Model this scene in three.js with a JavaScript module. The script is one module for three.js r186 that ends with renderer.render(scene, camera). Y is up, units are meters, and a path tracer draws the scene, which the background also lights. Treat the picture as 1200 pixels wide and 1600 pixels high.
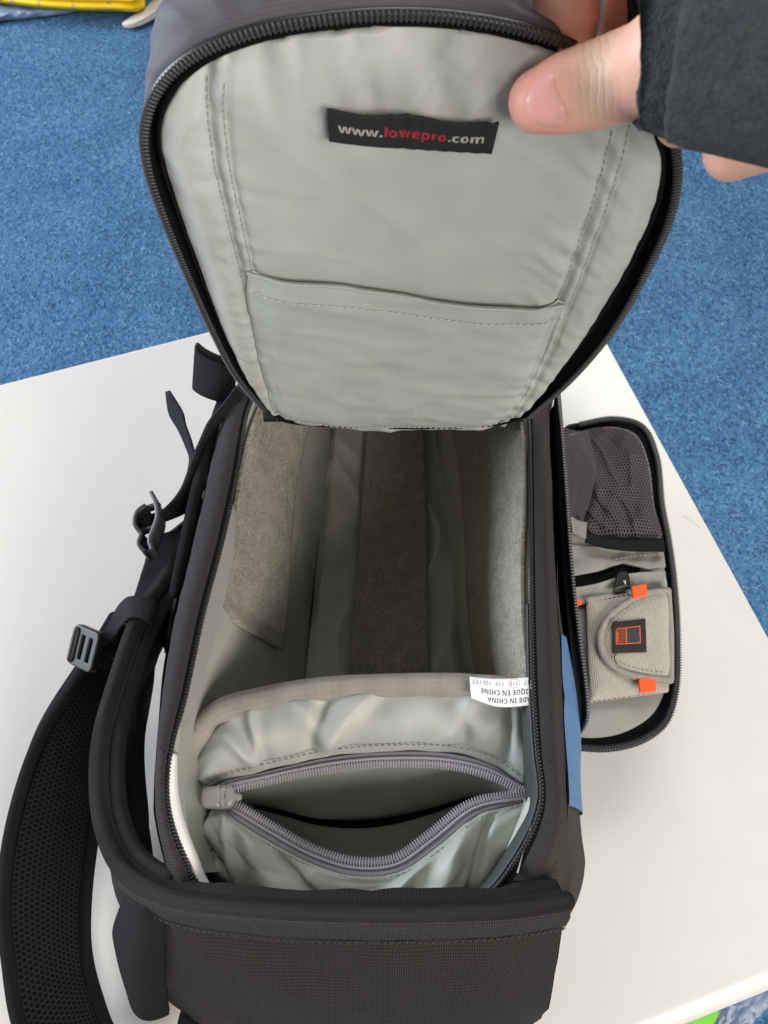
import * as THREE from 'three';
import { ImprovedNoise } from 'three/addons/math/ImprovedNoise.js';
import { MarchingCubes } from 'three/addons/objects/MarchingCubes.js';
import { RectAreaLightUniformsLib } from 'three/addons/lights/RectAreaLightUniformsLib.js';

// ---------------------------------------------------------------- camera, light, exposure
const scene = new THREE.Scene();
const FOV = 67, PITCH = 65, CAM_H = 0.62;                     // table top is y = 0
const camera = new THREE.PerspectiveCamera(FOV, 0.75, 0.01, 30);
camera.position.set(0, CAM_H, 0);
camera.rotation.set(-PITCH * Math.PI / 180, 0, 0);
camera.focus = 0.45; camera.userData.fStop = 20;
scene.add(camera);
const renderer = new THREE.WebGLRenderer({ antialias: true });
renderer.toneMapping = THREE.LinearToneMapping;
renderer.toneMappingExposure = 1.0;
renderer.shadowMap.enabled = true;
RectAreaLightUniformsLib.init();
scene.background = new THREE.Color().setRGB(0.215, 0.215, 0.215);      // light that the room sends back from all sides
function windowLight(color, intensity, w, h, pos, target) {
  const l = new THREE.RectAreaLight(color, intensity, w, h);
  l.position.set(...pos); l.lookAt(...target); scene.add(l);
}
windowLight(0xe9f0ff, 25, 2.6, 1.0, [-3.4, 0.95, -1.0], [0, 0, -0.15]);   // window on the left
windowLight(0xfff8f0, 12, 2.2, 1.4, [1.6, 1.65, 1.9], [0, 0.1, -0.15]);     // window behind the photographer
windowLight(0xf3f4f4, 7.5, 2.6, 1.2, [0.4, 2.8, -2.2], [0, 0, -0.2]);         // window across the room

// ---------------------------------------------------------------- helpers: space
const V = (x, y, z) => new THREE.Vector3(x, y, z);
const pr = PITCH * Math.PI / 180, FPX = 800 / Math.tan(FOV * Math.PI / 360);
const sinP = Math.sin(pr), cosP = Math.cos(pr);
function ray(px, py) { const x = (px - 600) / FPX, yc = -(py - 800) / FPX; return V(x, yc * cosP - sinP, -yc * sinP - cosP); }
const D = (px, py, t) => ray(px, py).multiplyScalar(t).add(V(0, CAM_H, 0));
const Y = (px, py, y) => { const r = ray(px, py); return D(px, py, (y - CAM_H) / r.y); };
const cY = (list, h) => list.map(([x, y, k]) => Y(x, y, k === undefined ? h : k));
const lerp = (a, b, t) => a + (b - a) * t;
const clamp = (x, a = 0, b = 1) => Math.min(b, Math.max(a, x));
const sstep = (a, b, x) => { const t = clamp((x - a) / (b - a)); return t * t * (3 - 2 * t); };
const perlin = new ImprovedNoise();
const noise = (x, y = 0, z = 0) => perlin.noise(x + 17.3, y + 5.7, z + 31.1);
const fbm = (x, y, z = 0) => noise(x, y, z) + 0.5 * noise(x * 2.1, y * 2.1, z + 3) + 0.25 * noise(x * 4.3, y * 4.3, z + 7);
const ridge = (x, y, z = 0) => { const n = 1 - Math.abs(noise(x, y, z)) * 2.2; return n * n * (n > 0 ? 1 : 0); };
let seed = 12345;
const rnd = () => { seed = (seed * 1664525 + 1013904223) >>> 0; return seed / 4294967296; };

const evalCurve = (pts, closed) => new THREE.CatmullRomCurve3(pts, !!closed, 'centripetal');
const resample = (pts, n, closed = false) => evalCurve(pts, closed).getSpacedPoints(n);
function cr(p0, p1, p2, p3, t) {           // uniform Catmull-Rom
  const t2 = t * t, t3 = t2 * t, o = V(0, 0, 0);
  for (const k of ['x', 'y', 'z']) o[k] = 0.5 * (2 * p1[k] + (p2[k] - p0[k]) * t + (2 * p0[k] - 5 * p1[k] + 4 * p2[k] - p3[k]) * t2 + (3 * p1[k] - p0[k] - 3 * p2[k] + p3[k]) * t3);
  return o;
}
// surface through rows of points: s(u, v), u along the rows, v across them
function surface(rows, { closed = false, index = false } = {}) {
  const n = 160, table = rows.map((r) => { const c = evalCurve(r, closed); return index ? c.getPoints(n) : c.getSpacedPoints(n); });
  const at = (r, u) => { const f = clamp(u) * n, i = Math.min(n - 1, Math.floor(f)); return table[r][i].clone().lerp(table[r][i + 1], f - i); };
  return (u, v) => {
    const m = rows.length - 1, f = clamp(v) * m, i = Math.min(m - 1, Math.floor(f));
    const P = (k) => k < 0 ? at(0, u).multiplyScalar(2).sub(at(1, u)) : k > m ? at(m, u).multiplyScalar(2).sub(at(m - 1, u)) : at(k, u);
    return cr(P(i - 1), P(i), P(i + 1), P(i + 2), f - i);
  };
}
function normalAt(s, u, v) {
  const e = 0.004, du = s(Math.min(1, u + e), v).sub(s(Math.max(0, u - e), v)), dv = s(u, Math.min(1, v + e)).sub(s(u, Math.max(0, v - e)));
  const n = du.cross(dv); return n.lengthSq() > 1e-20 ? n.normalize() : V(0, 1, 0);
}
function gridGeo(P, N, nu, nv, uv, thick, closedU) {          // P: (nu+1)*(nv+1) points
  const w = nu + 1, pos = [], uvs = [], idx = [], cnt = P.length;
  for (let k = 0; k < cnt; k++) { pos.push(P[k].x, P[k].y, P[k].z); uvs.push(uv[k][0], uv[k][1]); }
  const quad = (a, b, c, d) => idx.push(a, b, d, b, c, d);
  for (let j = 0; j < nv; j++) for (let i = 0; i < nu; i++) { const a = j * w + i; quad(a, a + 1, a + w + 1, a + w); }
  if (thick) {
    for (let k = 0; k < cnt; k++) { const q = P[k].clone().addScaledVector(N[k], -thick); pos.push(q.x, q.y, q.z); uvs.push(uv[k][0], uv[k][1]); }
    for (let j = 0; j < nv; j++) for (let i = 0; i < nu; i++) { const a = cnt + j * w + i; quad(a + w, a + w + 1, a + 1, a); }
    for (let i = 0; i < nu; i++) { quad(i + 1, i, cnt + i, cnt + i + 1); const a = nv * w + i; quad(a, a + 1, cnt + a + 1, cnt + a); }
    if (!closedU) for (let j = 0; j < nv; j++) { const a = j * w; quad(a, a + w, cnt + a + w, cnt + a); const b = a + nu; quad(b + w, b, cnt + b, cnt + b + w); }
  }
  const g = new THREE.BufferGeometry();
  g.setAttribute('position', new THREE.Float32BufferAttribute(pos, 3));
  g.setAttribute('uv', new THREE.Float32BufferAttribute(uvs, 2));
  g.setIndex(idx); g.computeVertexNormals();
  if (closedU) {
    const n = g.attributes.normal;
    for (const o of thick ? [0, cnt] : [0]) for (let j = 0; j <= nv; j++) {
      const a = o + j * w, b = a + nu, m = V(n.getX(a) + n.getX(b), n.getY(a) + n.getY(b), n.getZ(a) + n.getZ(b)).normalize();
      n.setXYZ(a, m.x, m.y, m.z); n.setXYZ(b, m.x, m.y, m.z);
    }
  }
  return g;
}
// mesh of part of a surface; disp(u, v, p) moves along the normal; uv in metres unless unit
function sheet(s, nu, nv, { u0 = 0, u1 = 1, v0 = 0, v1 = 1, disp, off = 0, thick = 0, closed = false, unit = false, flip = 1, swap = false } = {}) {
  const P = [], N = [], uv = [], f0 = typeof v0 === 'function' ? v0 : () => v0, f1 = typeof v1 === 'function' ? v1 : () => v1;
  for (let j = 0; j <= nv; j++) for (let i = 0; i <= nu; i++) {
    const a = i / nu, u = lerp(u0, u1, a), v = lerp(f0(a), f1(a), j / nv), p = s(u, v), n = normalAt(s, u, v).multiplyScalar(flip);
    p.addScaledVector(n, off + (disp ? disp(u, v, p) : 0)); P.push(p); N.push(n);
  }
  const w = nu + 1, mid = Math.floor(nv / 2), midc = Math.floor(nu / 2);
  const lu = [0], lv = [0];
  for (let i = 1; i <= nu; i++) lu.push(lu[i - 1] + P[mid * w + i].distanceTo(P[mid * w + i - 1]));
  for (let j = 1; j <= nv; j++) lv.push(lv[j - 1] + P[j * w + midc].distanceTo(P[(j - 1) * w + midc]));
  for (let j = 0; j <= nv; j++) for (let i = 0; i <= nu; i++) uv.push(unit ? [i / nu, 1 - j / nv] : swap ? [lv[j], lu[i]] : [lu[i], lv[j]]);
  return gridGeo(P, N, nu, nv, uv, thick, closed);
}
const loft = (rows, nu, nv, o = {}) => sheet(surface(rows, o), nu, nv, o);
// filled outline: outline of [a, b] pairs; map(a, b, rho) gives the point
function fill(outline, map, { na = 120, nr = 24, thick = 0, uvf, center, straight = false } = {}) {
  const flat = outline.map(([a, b]) => V(a, b, 0));
  let ring;
  if (straight) { ring = []; const path = new THREE.CurvePath(); for (let k = 0; k < flat.length; k++) path.add(new THREE.LineCurve3(flat[k], flat[(k + 1) % flat.length])); ring = path.getSpacedPoints(na); }
  else ring = resample(flat, na, true);
  const c = center ? V(...center, 0) : ring.slice(0, na).reduce((s, p) => s.add(p), V(0, 0, 0)).multiplyScalar(1 / na);
  const at = (i, rho) => [lerp(c.x, ring[i].x, rho), lerp(c.y, ring[i].y, rho)];
  const P = [], N = [], uv = [];
  for (let j = 0; j <= nr; j++) for (let i = 0; i <= na; i++) {
    const rho = 0.004 + 0.996 * Math.pow(1 - j / nr, 0.85), [a, b] = at(i === na ? 0 : i, rho);
    const e = 2e-4 * Math.max(1, Math.abs(ring[0].x - c.x) * 20), p = map(a, b, rho);
    const n = map(a + e, b, rho).sub(map(a - e, b, rho)).cross(map(a, b + e, rho).sub(map(a, b - e, rho))).normalize();
    P.push(p); N.push(n); uv.push(uvf ? uvf(a, b, p) : [a, b]);
  }
  return gridGeo(P, N, na, nr, uv, thick, true);
}
function tube(pts, r, n = 80, radial = 10, closed = false) {
  const g = new THREE.TubeGeometry(evalCurve(pts, closed), n, r, radial, closed);
  if (closed) return g;
  const cap = (p) => { const s = new THREE.SphereGeometry(r, radial, 6); s.translate(p.x, p.y, p.z); return s; };
  return mergeAll([g, cap(pts[0]), cap(pts[pts.length - 1])]);
}
function mergeAll(list) {
  const pos = [], nor = [], uv = [], idx = []; let base = 0;
  for (const g0 of list) {
    const g = g0.index ? g0 : g0.clone(), n = g.attributes.position.count;
    for (let k = 0; k < n * 3; k++) { pos.push(g.attributes.position.array[k]); nor.push(g.attributes.normal.array[k]); }
    for (let k = 0; k < n * 2; k++) uv.push(g.attributes.uv ? g.attributes.uv.array[k] : 0);
    if (g.index) for (const i of g.index.array) idx.push(i + base); else for (let i = 0; i < n; i++) idx.push(i + base);
    base += n;
  }
  const o = new THREE.BufferGeometry();
  o.setAttribute('position', new THREE.Float32BufferAttribute(pos, 3)); o.setAttribute('normal', new THREE.Float32BufferAttribute(nor, 3));
  o.setAttribute('uv', new THREE.Float32BufferAttribute(uv, 2)); o.setIndex(idx); return o;
}
function stamp(geo, mats) {
  return mergeAll(mats.map((m) => geo.clone().applyMatrix4(m)));
}
const ball = new THREE.IcosahedronGeometry(1, 1);
const basis = (x, y, z, p, sx, sy, sz) => new THREE.Matrix4().makeBasis(x.clone().multiplyScalar(sx), y.clone().multiplyScalar(sy), z.clone().multiplyScalar(sz)).setPosition(p);
// a row of small teeth along a curve; up(p, t) is the surface normal
function teeth(pts, up, pitch, len, r, closed = false, lift = 0) {
  const c = evalCurve(pts, closed), L = c.getLength(), n = Math.floor(L / pitch), out = [];
  const P = c.getSpacedPoints(n);
  for (let k = 0; k < n; k++) {
    const p = P[k].clone().lerp(P[k + 1], 0.5), t = P[k + 1].clone().sub(P[k]).normalize(), u = typeof up === 'function' ? up(p, k / n) : up;
    const s = t.clone().cross(u).normalize(), w = s.clone().cross(t).normalize();
    out.push(basis(t, w, s, p.addScaledVector(w, lift), r, r * 1.25, len / 2));
  }
  return stamp(ball, out);
}
const dash = new THREE.CapsuleGeometry(1, 4, 2, 5);
function stitches(pts, up, r = 0.00035, len = 0.0024, gap = 0.0011, closed = false) {
  const c = evalCurve(pts, closed), n = Math.max(2, Math.floor(c.getLength() / (len + gap))), P = c.getSpacedPoints(n), out = [];
  for (let k = 0; k < n; k++) {
    const t = P[k + 1].clone().sub(P[k]).normalize(), p = P[k].clone().lerp(P[k + 1], 0.5), u = typeof up === 'function' ? up(p, k / n) : up;
    const s = t.clone().cross(u).normalize(), j = (rnd() - 0.5) * 0.12; t.addScaledVector(s, j).normalize();
    const s2 = t.clone().cross(u).normalize(), w = s2.clone().cross(t);
    out.push(basis(s2, t, w, p, r, len / 6, r));
  }
  return stamp(dash, out);
}

// ---------------------------------------------------------------- helpers: things and parts
const used = new Map();
function numbered(name) { const n = used.get(name) || 0; used.set(name, n + 1); return n ? `${name}_${String(n).padStart(3, '0')}` : name; }
const origin = new Map();
function thing(name, label, category, pos) {
  const o = new THREE.Group(); o.name = numbered(name); o.position.copy(pos); o.userData = { label, category }; scene.add(o); origin.set(o, pos.clone()); return o;
}
function part(name, geo, mat, parent, kind, label) {
  const o = origin.get(parent); geo.translate(-o.x, -o.y, -o.z);
  const m = new THREE.Mesh(geo, mat); m.name = name; m.castShadow = m.receiveShadow = true; parent.add(m); origin.set(m, o);
  if (kind) m.userData.kind = kind;
  if (label) m.userData.label = label;
  return m;
}
function struct(name, geo, mat) { const m = new THREE.Mesh(geo, mat); m.name = name; m.userData.kind = 'structure'; m.castShadow = m.receiveShadow = true; scene.add(m); return m; }

// ---------------------------------------------------------------- textures
function tex(n, f, srgb, tile, ch = 1, m = n) {            // f(x, y) in 0..1 -> number or [r, g, b]
  const d = new Uint8Array(n * m * 4);
  for (let y = 0; y < m; y++) for (let x = 0; x < n; x++) {
    const v = f(x / n, y / m), k = (y * n + x) * 4, a = Array.isArray(v) ? v : [v, v, v];
    for (let c = 0; c < 3; c++) d[k + c] = clamp(a[c]) * 255; d[k + 3] = 255;
  }
  const t = new THREE.DataTexture(d, n, m); t.wrapS = t.wrapT = THREE.RepeatWrapping; t.magFilter = THREE.LinearFilter; t.minFilter = THREE.LinearMipmapLinearFilter; t.generateMipmaps = true;
  if (srgb) t.colorSpace = THREE.SRGBColorSpace;
  if (tile) t.repeat.set(1 / tile, 1 / tile * n / m);
  t.needsUpdate = true; return t;
}
function again(t, tx, ty = tx) { const c = t.clone(); c.repeat.set(1 / tx, 1 / ty); c.needsUpdate = true; return c; }
const pnoise = (x, y, f, z = 0) => {                            // tiling noise
  const g = (a, b) => noise(a * f, b * f, z), sx = x, sy = y;
  return lerp(lerp(g(x, y), g(x - 1, y), sx), lerp(g(x, y - 1), g(x - 1, y - 1), sx), sy) * 1.4;
};
const hash = (x, y, s = 0) => { let h = (x * 374761393 + y * 668265263 + s * 1442695041) | 0; h = Math.imul(h ^ (h >>> 13), 1274126177); return ((h ^ (h >>> 16)) >>> 0) / 4294967296; };
function weaveH(x, y, n) {
  const X = x * n, Yy = y * n, i = Math.floor(X), j = Math.floor(Yy), fx = X - i - 0.5, fy = Yy - j - 0.5, o = (i + j) & 1;
  const across = o ? fx : fy, along = o ? fy : fx;
  return Math.sqrt(Math.max(0, 1 - (across * 1.9) ** 2)) * (0.55 + 0.45 * Math.cos(along * Math.PI)) * (0.86 + 0.14 * hash(i % n, j % n, o));
}
const weave = tex(256, (x, y) => weaveH(x, y, 32), false, 0.038);              // heavy outer cloth
const weaveTint = (r, g, b, k) => tex(256, (x, y) => { const h = weaveH(x, y, 32), m = 1 - k + k * h; return [r * m, g * m, b * m]; }, true, 0.038);
const fine = tex(256, (x, y) => weaveH(x, y, 64) * 0.8 + 0.2 * hash(Math.floor(x * 256), Math.floor(y * 256)), false, 0.03);
const webT = tex(256, (x, y) => { const X = x * 32, Yy = y * 48, i = Math.floor(X), fx = X - i - 0.5, fy = Yy + (i & 1) * 0.5; const q = fy - Math.floor(fy) - 0.5; return Math.sqrt(Math.max(0, 1 - 3.4 * fx * fx)) * (0.6 + 0.4 * Math.cos(q * 6.28)); }, false, 0.05);
const webTint = (r, g, b, k) => { return tex(256, (x, y) => { const X = x * 32, Yy = y * 48, i = Math.floor(X), fx = X - i - 0.5, fy = Yy + (i & 1) * 0.5, q = fy - Math.floor(fy) - 0.5, h = Math.sqrt(Math.max(0, 1 - 3.4 * fx * fx)) * (0.6 + 0.4 * Math.cos(q * 6.28)), m = 1 - k + 1.3 * k * h; return [r * m, g * m, b * m]; }, true, 0.05); };
const twill = tex(256, (x, y) => { const a = (x * 32 + y * 32), f = a - Math.floor(a) - 0.5, b = y * 64, q = b - Math.floor(b) - 0.5; return Math.sqrt(Math.max(0, 1 - 3.2 * f * f)) * (0.8 + 0.2 * Math.cos(q * 6.28)); }, false, 0.04);
const fuzz = tex(512, (x, y) => 0.5 + 0.28 * (hash(Math.floor(x * 512), Math.floor(y * 512)) - 0.5) + 0.32 * pnoise(x, y, 90) + 0.25 * pnoise(x, y, 40, 5), false, 0.08);
const fuzzTint = (r, g, b, k, tile = 0.08, s = 0) => tex(512, (x, y) => {
  const m = 1 + k * (pnoise(x, y, 80, s) + 0.7 * pnoise(x, y, 30, s + 3) + 0.5 * pnoise(x, y, 8, s + 9) + 0.7 * (hash(Math.floor(x * 512), Math.floor(y * 512), s) - 0.5)); return [r * m, g * m, b * m];
}, true, tile);
const mottle = (r, g, b, k, tile) => tex(256, (x, y) => { const m = 1 + k * (pnoise(x, y, 5) + 0.6 * pnoise(x, y, 13, 4) + 0.25 * (hash(Math.floor(x * 256), Math.floor(y * 256)) - 0.5)); return [r * m, g * m, b * m * (1 - 0.3 * k * pnoise(x, y, 3, 8))]; }, true, tile);
const meshHole = (x, y, n, m, rad) => {                             // honeycomb of holes: 0 in a hole, 1 on the threads
  const Yy = y * m, j = Math.floor(Yy), X = x * n + (j & 1) * 0.5, fx = X - Math.floor(X) - 0.5, fy = Yy - j - 0.5;
  return sstep(rad - 0.07, rad + 0.07, Math.hypot(fx, fy * 0.8));
};
const netAlpha = tex(256, (x, y) => meshHole(x, y, 16, 16, 0.3), false, 0.038);
const netBump = tex(256, (x, y) => meshHole(x, y, 12, 12, 0.3), false, 0.04);
const netTint = tex(256, (x, y) => { const m = 0.03 + 0.09 * meshHole(x, y, 12, 12, 0.28); return [m, m, m * 1.04]; }, true, 0.04);
const ribs = tex(256, (x, y) => { const a = x * 24, f = a - Math.floor(a) - 0.5; return Math.sqrt(Math.max(0, 1 - 3.6 * f * f)) * 0.85 + 0.15 * hash(Math.floor(x * 256), Math.floor(y * 256)); }, false, 0.036);

const mat = (o) => new THREE.MeshStandardMaterial(o);
const phys = (o) => new THREE.MeshPhysicalMaterial(o);
const M = {
  outer: phys({ map: weaveTint(0.335, 0.315, 0.312, 0.6), bumpMap: weave, bumpScale: 0.0008, roughness: 0.72, specularIntensity: 0.35, }),
  band: phys({ map: weaveTint(0.24, 0.226, 0.22, 0.6), bumpMap: weave, bumpScale: 0.0009, roughness: 0.75, specularIntensity: 0.35, }),
  twill: phys({ color: 0x353233, bumpMap: twill, bumpScale: 0.0004, roughness: 0.78, specularIntensity: 0.35, }),
  black: phys({ color: 0x0c0c0d, bumpMap: fine, bumpScale: 0.0002, roughness: 0.9, specularIntensity: 0.35, }),
  trim: phys({ color: 0x1b1b1d, bumpMap: twill, bumpScale: 0.0003, roughness: 0.88, specularIntensity: 0.35, }),
  web: phys({ map: webTint(0.20, 0.205, 0.225, 0.55), bumpMap: webT, bumpScale: 0.0012, roughness: 0.72, specularIntensity: 0.35, }),
  webDark: phys({ map: webTint(0.14, 0.14, 0.15, 0.5), bumpMap: webT, bumpScale: 0.001, roughness: 0.75, specularIntensity: 0.35, }),
  binding: mat({ color: 0x8b8985, bumpMap: weave, bumpScale: 0.0004, roughness: 0.8 }),
  blue: mat({ map: weaveTint(0.40, 0.57, 0.76, 0.4), bumpMap: weave, bumpScale: 0.0004, roughness: 0.7 }),
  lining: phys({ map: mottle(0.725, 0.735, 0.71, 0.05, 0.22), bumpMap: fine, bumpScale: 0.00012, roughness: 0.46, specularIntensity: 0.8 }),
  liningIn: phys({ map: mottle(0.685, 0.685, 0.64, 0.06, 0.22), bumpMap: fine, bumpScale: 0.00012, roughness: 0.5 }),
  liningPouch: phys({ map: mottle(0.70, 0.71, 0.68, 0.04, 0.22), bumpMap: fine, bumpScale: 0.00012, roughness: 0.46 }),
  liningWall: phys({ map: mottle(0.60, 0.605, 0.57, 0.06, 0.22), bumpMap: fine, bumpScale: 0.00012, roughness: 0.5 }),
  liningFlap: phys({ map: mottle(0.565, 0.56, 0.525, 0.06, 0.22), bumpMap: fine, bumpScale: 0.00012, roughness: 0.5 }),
  velcro: mat({ map: fuzzTint(0.575, 0.56, 0.51, 0.2), bumpMap: fuzz, bumpScale: 0.0012, roughness: 1 }),
  suede: mat({ map: fuzzTint(0.77, 0.735, 0.695, 0.12, 0.06, 3), bumpMap: fuzz, bumpScale: 0.0008, roughness: 1 }),
  coil: mat({ color: 0x1b1a1b, roughness: 0.38 }),
  coilGrey: mat({ color: 0xaeaab0, roughness: 0.42 }),
  tapeGrey: mat({ color: 0x9a95a0, bumpMap: twill, bumpScale: 0.0004, roughness: 0.75 }),
  pull: phys({ color: 0x9d9797, roughness: 0.35, clearcoat: 0.3, clearcoatRoughness: 0.3 }),
  plastic: phys({ color: 0x0f0f10, roughness: 0.5 }),
  plasticGrey: phys({ color: 0x38393d, roughness: 0.45 }),
  thread: mat({ color: 0xaeaea2, roughness: 0.9 }),
  threadWhite: mat({ color: 0xbfbeb2, roughness: 0.9 }),
  threadDark: mat({ color: 0x3d3b3b, roughness: 0.9 }),
  net: phys({ color: 0x524c4f, alphaMap: netAlpha, alphaTest: 0.5, roughness: 0.8, side: THREE.DoubleSide, specularIntensity: 0.35, }),
  roll: phys({ map: weaveTint(0.30, 0.29, 0.29, 0.65), bumpMap: weave, bumpScale: 0.0009, roughness: 0.82, specularIntensity: 0.35, }),
  strapNet: phys({ map: netTint, bumpMap: netBump, bumpScale: 0.0012, roughness: 0.95, specularIntensity: 0.35, }),
  rib: mat({ map: fuzzTint(0.69, 0.66, 0.61, 0.06, 0.06, 5), bumpMap: ribs, bumpScale: 0.0005, roughness: 1 }),
  orange: mat({ color: 0xff5a0a, bumpMap: fine, bumpScale: 0.0001, roughness: 0.6 }),
  foam: mat({ color: 0xe4e3dd, roughness: 0.8 }),
};

// ---------------------------------------------------------------- setting: carpet floor
{
  const n = 1024, d = new Float32Array(n * n);
  for (let k = 0; k < 30000; k++) {                     // short curled fibres
    let x = rnd() * n, y = rnd() * n, a = rnd() * 6.283; const v = (rnd() - 0.47) * 1.0, len = 5 + rnd() * 11, w = 0.8 + rnd() * 1.3, turn = (rnd() - 0.5) * 0.35;
    for (let s = 0; s < len; s++) {
      x += Math.cos(a); y += Math.sin(a); a += turn;
      for (let dy = -2; dy <= 2; dy++) for (let dx = -2; dx <= 2; dx++) {
        const g = Math.exp(-(dx * dx + dy * dy) / (w * w)); if (g < 0.1) continue;
        const i = ((Math.floor(y + dy) + 2 * n) % n) * n + (Math.floor(x + dx) + 2 * n) % n; d[i] = d[i] * (1 - g * 0.6) + v * g * 0.6;
      }
    }
  }
  const f = (x, y) => d[Math.floor(y * n) * n + Math.floor(x * n)];
  const col = tex(n, (x, y) => { const t = f(x, y) * 1.5 + 0.25 * pnoise(x, y, 6, 2) + 0.12 * (hash(Math.floor(x * n), Math.floor(y * n)) - 0.5); return [0.25 + 0.22 * t, 0.405 + 0.23 * t, 0.545 + 0.21 * t]; }, true, 0.72);
  const bmp = tex(n, (x, y) => 0.5 + f(x, y), false, 0.72);
  const g = new THREE.PlaneGeometry(8, 8); g.rotateX(-Math.PI / 2); g.translate(0, -0.73, 0);
  const uv = g.attributes.uv; for (let k = 0; k < uv.count; k++) uv.setXY(k, uv.getX(k) * 8, uv.getY(k) * 8);
  struct('floor', g, mat({ map: col, bumpMap: bmp, bumpScale: 0.004, roughness: 1 }));
}
// ---------------------------------------------------------------- white table
{
  const c0 = V(0.177, 0, -0.6), e1 = V(0.3079, 0, 0.9515).normalize(), e2 = V(-e1.z, 0, e1.x), W = 0.669, L = 1.5;
  const t = thing('table', 'off-white laminate table with rounded edge carrying the open backpack', 'table', c0.clone().addScaledVector(e1, W / 2).addScaledVector(e2, L / 2).setY(-0.73));
  const sh = new THREE.Shape(), th = 0.026, r = 0.014, q = 0.0025;
  sh.moveTo(q, 0); sh.lineTo(W - r, 0); sh.absarc(W - r, -r, r, Math.PI / 2, -Math.PI / 2 * 0.9, true); sh.lineTo(W - r, -th); sh.lineTo(q, -th); sh.lineTo(0, -th + q); sh.lineTo(0, -q); sh.absarc(q, -q, q, Math.PI, Math.PI / 2, true);
  const g = new THREE.ExtrudeGeometry(sh, { depth: L, bevelEnabled: true, bevelSize: 0.0015, bevelThickness: 0.0015, bevelSegments: 2, curveSegments: 14 });
  g.applyMatrix4(new THREE.Matrix4().makeBasis(e1, V(0, 1, 0), e1.clone().cross(V(0, 1, 0))).setPosition(c0.x, 0, c0.z));
  // the extrusion runs along e1 x up; put it on the e2 side
  if (e1.clone().cross(V(0, 1, 0)).dot(e2) < 0) g.translate(e2.x * L, 0, e2.z * L);
  g.translate(0, -0.0015, 0);
  const bump = tex(512, (x, y) => 0.5 + 0.5 * (pnoise(x, y, 60) + 0.5 * pnoise(x, y, 110, 3)) + (hash(Math.floor(x * 512), Math.floor(y * 512), 4) > 0.9994 ? 0.6 : 0), false, 0.35);
  const col = tex(512, (x, y) => { const mk = (a, b, l, t) => { const u = (x - a) * Math.cos(t) + (y - b) * Math.sin(t), w = (y - b) * Math.cos(t) - (x - a) * Math.sin(t); return Math.abs(w) < 0.0014 && Math.abs(u) < l ? 1 : 0; }; const s = 1 - 0.09 * (mk(0.31, 0.42, 0.012, 1.4) + mk(0.74, 0.2, 0.02, 0.5) + mk(0.55, 0.83, 0.008, 2.2)) - 0.05 * mk(0.14, 0.7, 0.03, 2.6), m = (1 + 0.012 * pnoise(x, y, 4) + 0.008 * pnoise(x, y, 15, 2)) * s; return [0.845 * m, 0.838 * m, 0.815 * m]; }, true, 0.45);
  part('table_top', g, phys({ map: col, bumpMap: bump, bumpScale: 0.00006, roughness: 0.4 }), t);
  const edge = new THREE.BoxGeometry(L, th - 0.008, 0.0012); edge.applyMatrix4(new THREE.Matrix4().makeBasis(e2.clone().negate(), V(0, 1, 0), e1).setPosition(c0.clone().addScaledVector(e2, L / 2).addScaledVector(e1, -0.002).setY(-th / 2 - 0.0015)));
  part('edge_band', edge, mat({ color: 0xc9bfa8, roughness: 0.6 }), t);
  for (const a of [0.08, W - 0.1]) for (const b of [0.1, L - 0.1]) {
    const p = c0.clone().addScaledVector(e1, a).addScaledVector(e2, b), l = new THREE.CylinderGeometry(0.02, 0.02, 0.7, 20); l.translate(p.x, -0.73 + 0.35, p.z);
    part('leg', l, mat({ color: 0x8b8d90, metalness: 0.8, roughness: 0.4 }), t);
  }
}

// ---------------------------------------------------------------- the backpack
const bag = thing('camera_backpack', 'charcoal and blue camera backpack open on the white table, grey lid held up', 'backpack', V(0, 0, -0.17));
const BP = (n, g, m, k, l) => part(n, g, m, bag, k, l);

// rim: matched loops round the opening
const rimIn = [V(0, 0.165, 0.012), ...cY([[335, 1405, 0.172], [287, 1335, 0.183], [263, 1258, 0.186], [266, 1180], [290, 1085], [317, 960], [346, 850], [369, 745], [386, 645]], 0.188), V(-0.085, 0.178, -0.3), V(-0.065, 0.175, -0.345), V(0, 0.184, -0.355), V(0.07, 0.184, -0.345), V(0.094, 0.186, -0.31), ...cY([[826, 650], [829, 760], [830, 900], [832, 1050], [839, 1170], [845, 1255], [805, 1345, 0.183], [748, 1405, 0.172]], 0.188)];
const rimOut = [V(0, 0.155, 0.024), ...cY([[285, 1408, 0.165], [256, 1335, 0.176], [243, 1258, 0.178], [246, 1165], [255, 1075], [275, 960], [303, 845], [325, 745], [350, 645]], 0.182), V(-0.098, 0.172, -0.315), V(-0.075, 0.17, -0.37), V(0, 0.18, -0.385), V(0.085, 0.18, -0.37), V(0.117, 0.18, -0.315), ...cY([[858, 640], [862, 760], [868, 900], [877, 1050], [882, 1180], [887, 1290], [884, 1355, 0.176], [866, 1410, 0.17]], 0.182)];
const mid = rimIn.map((p, k) => p.clone().lerp(rimOut[k], 0.5).add(V(0, 0.0055, 0)));
const rimS = surface([rimOut, mid, rimIn], { closed: true, index: true });
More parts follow.
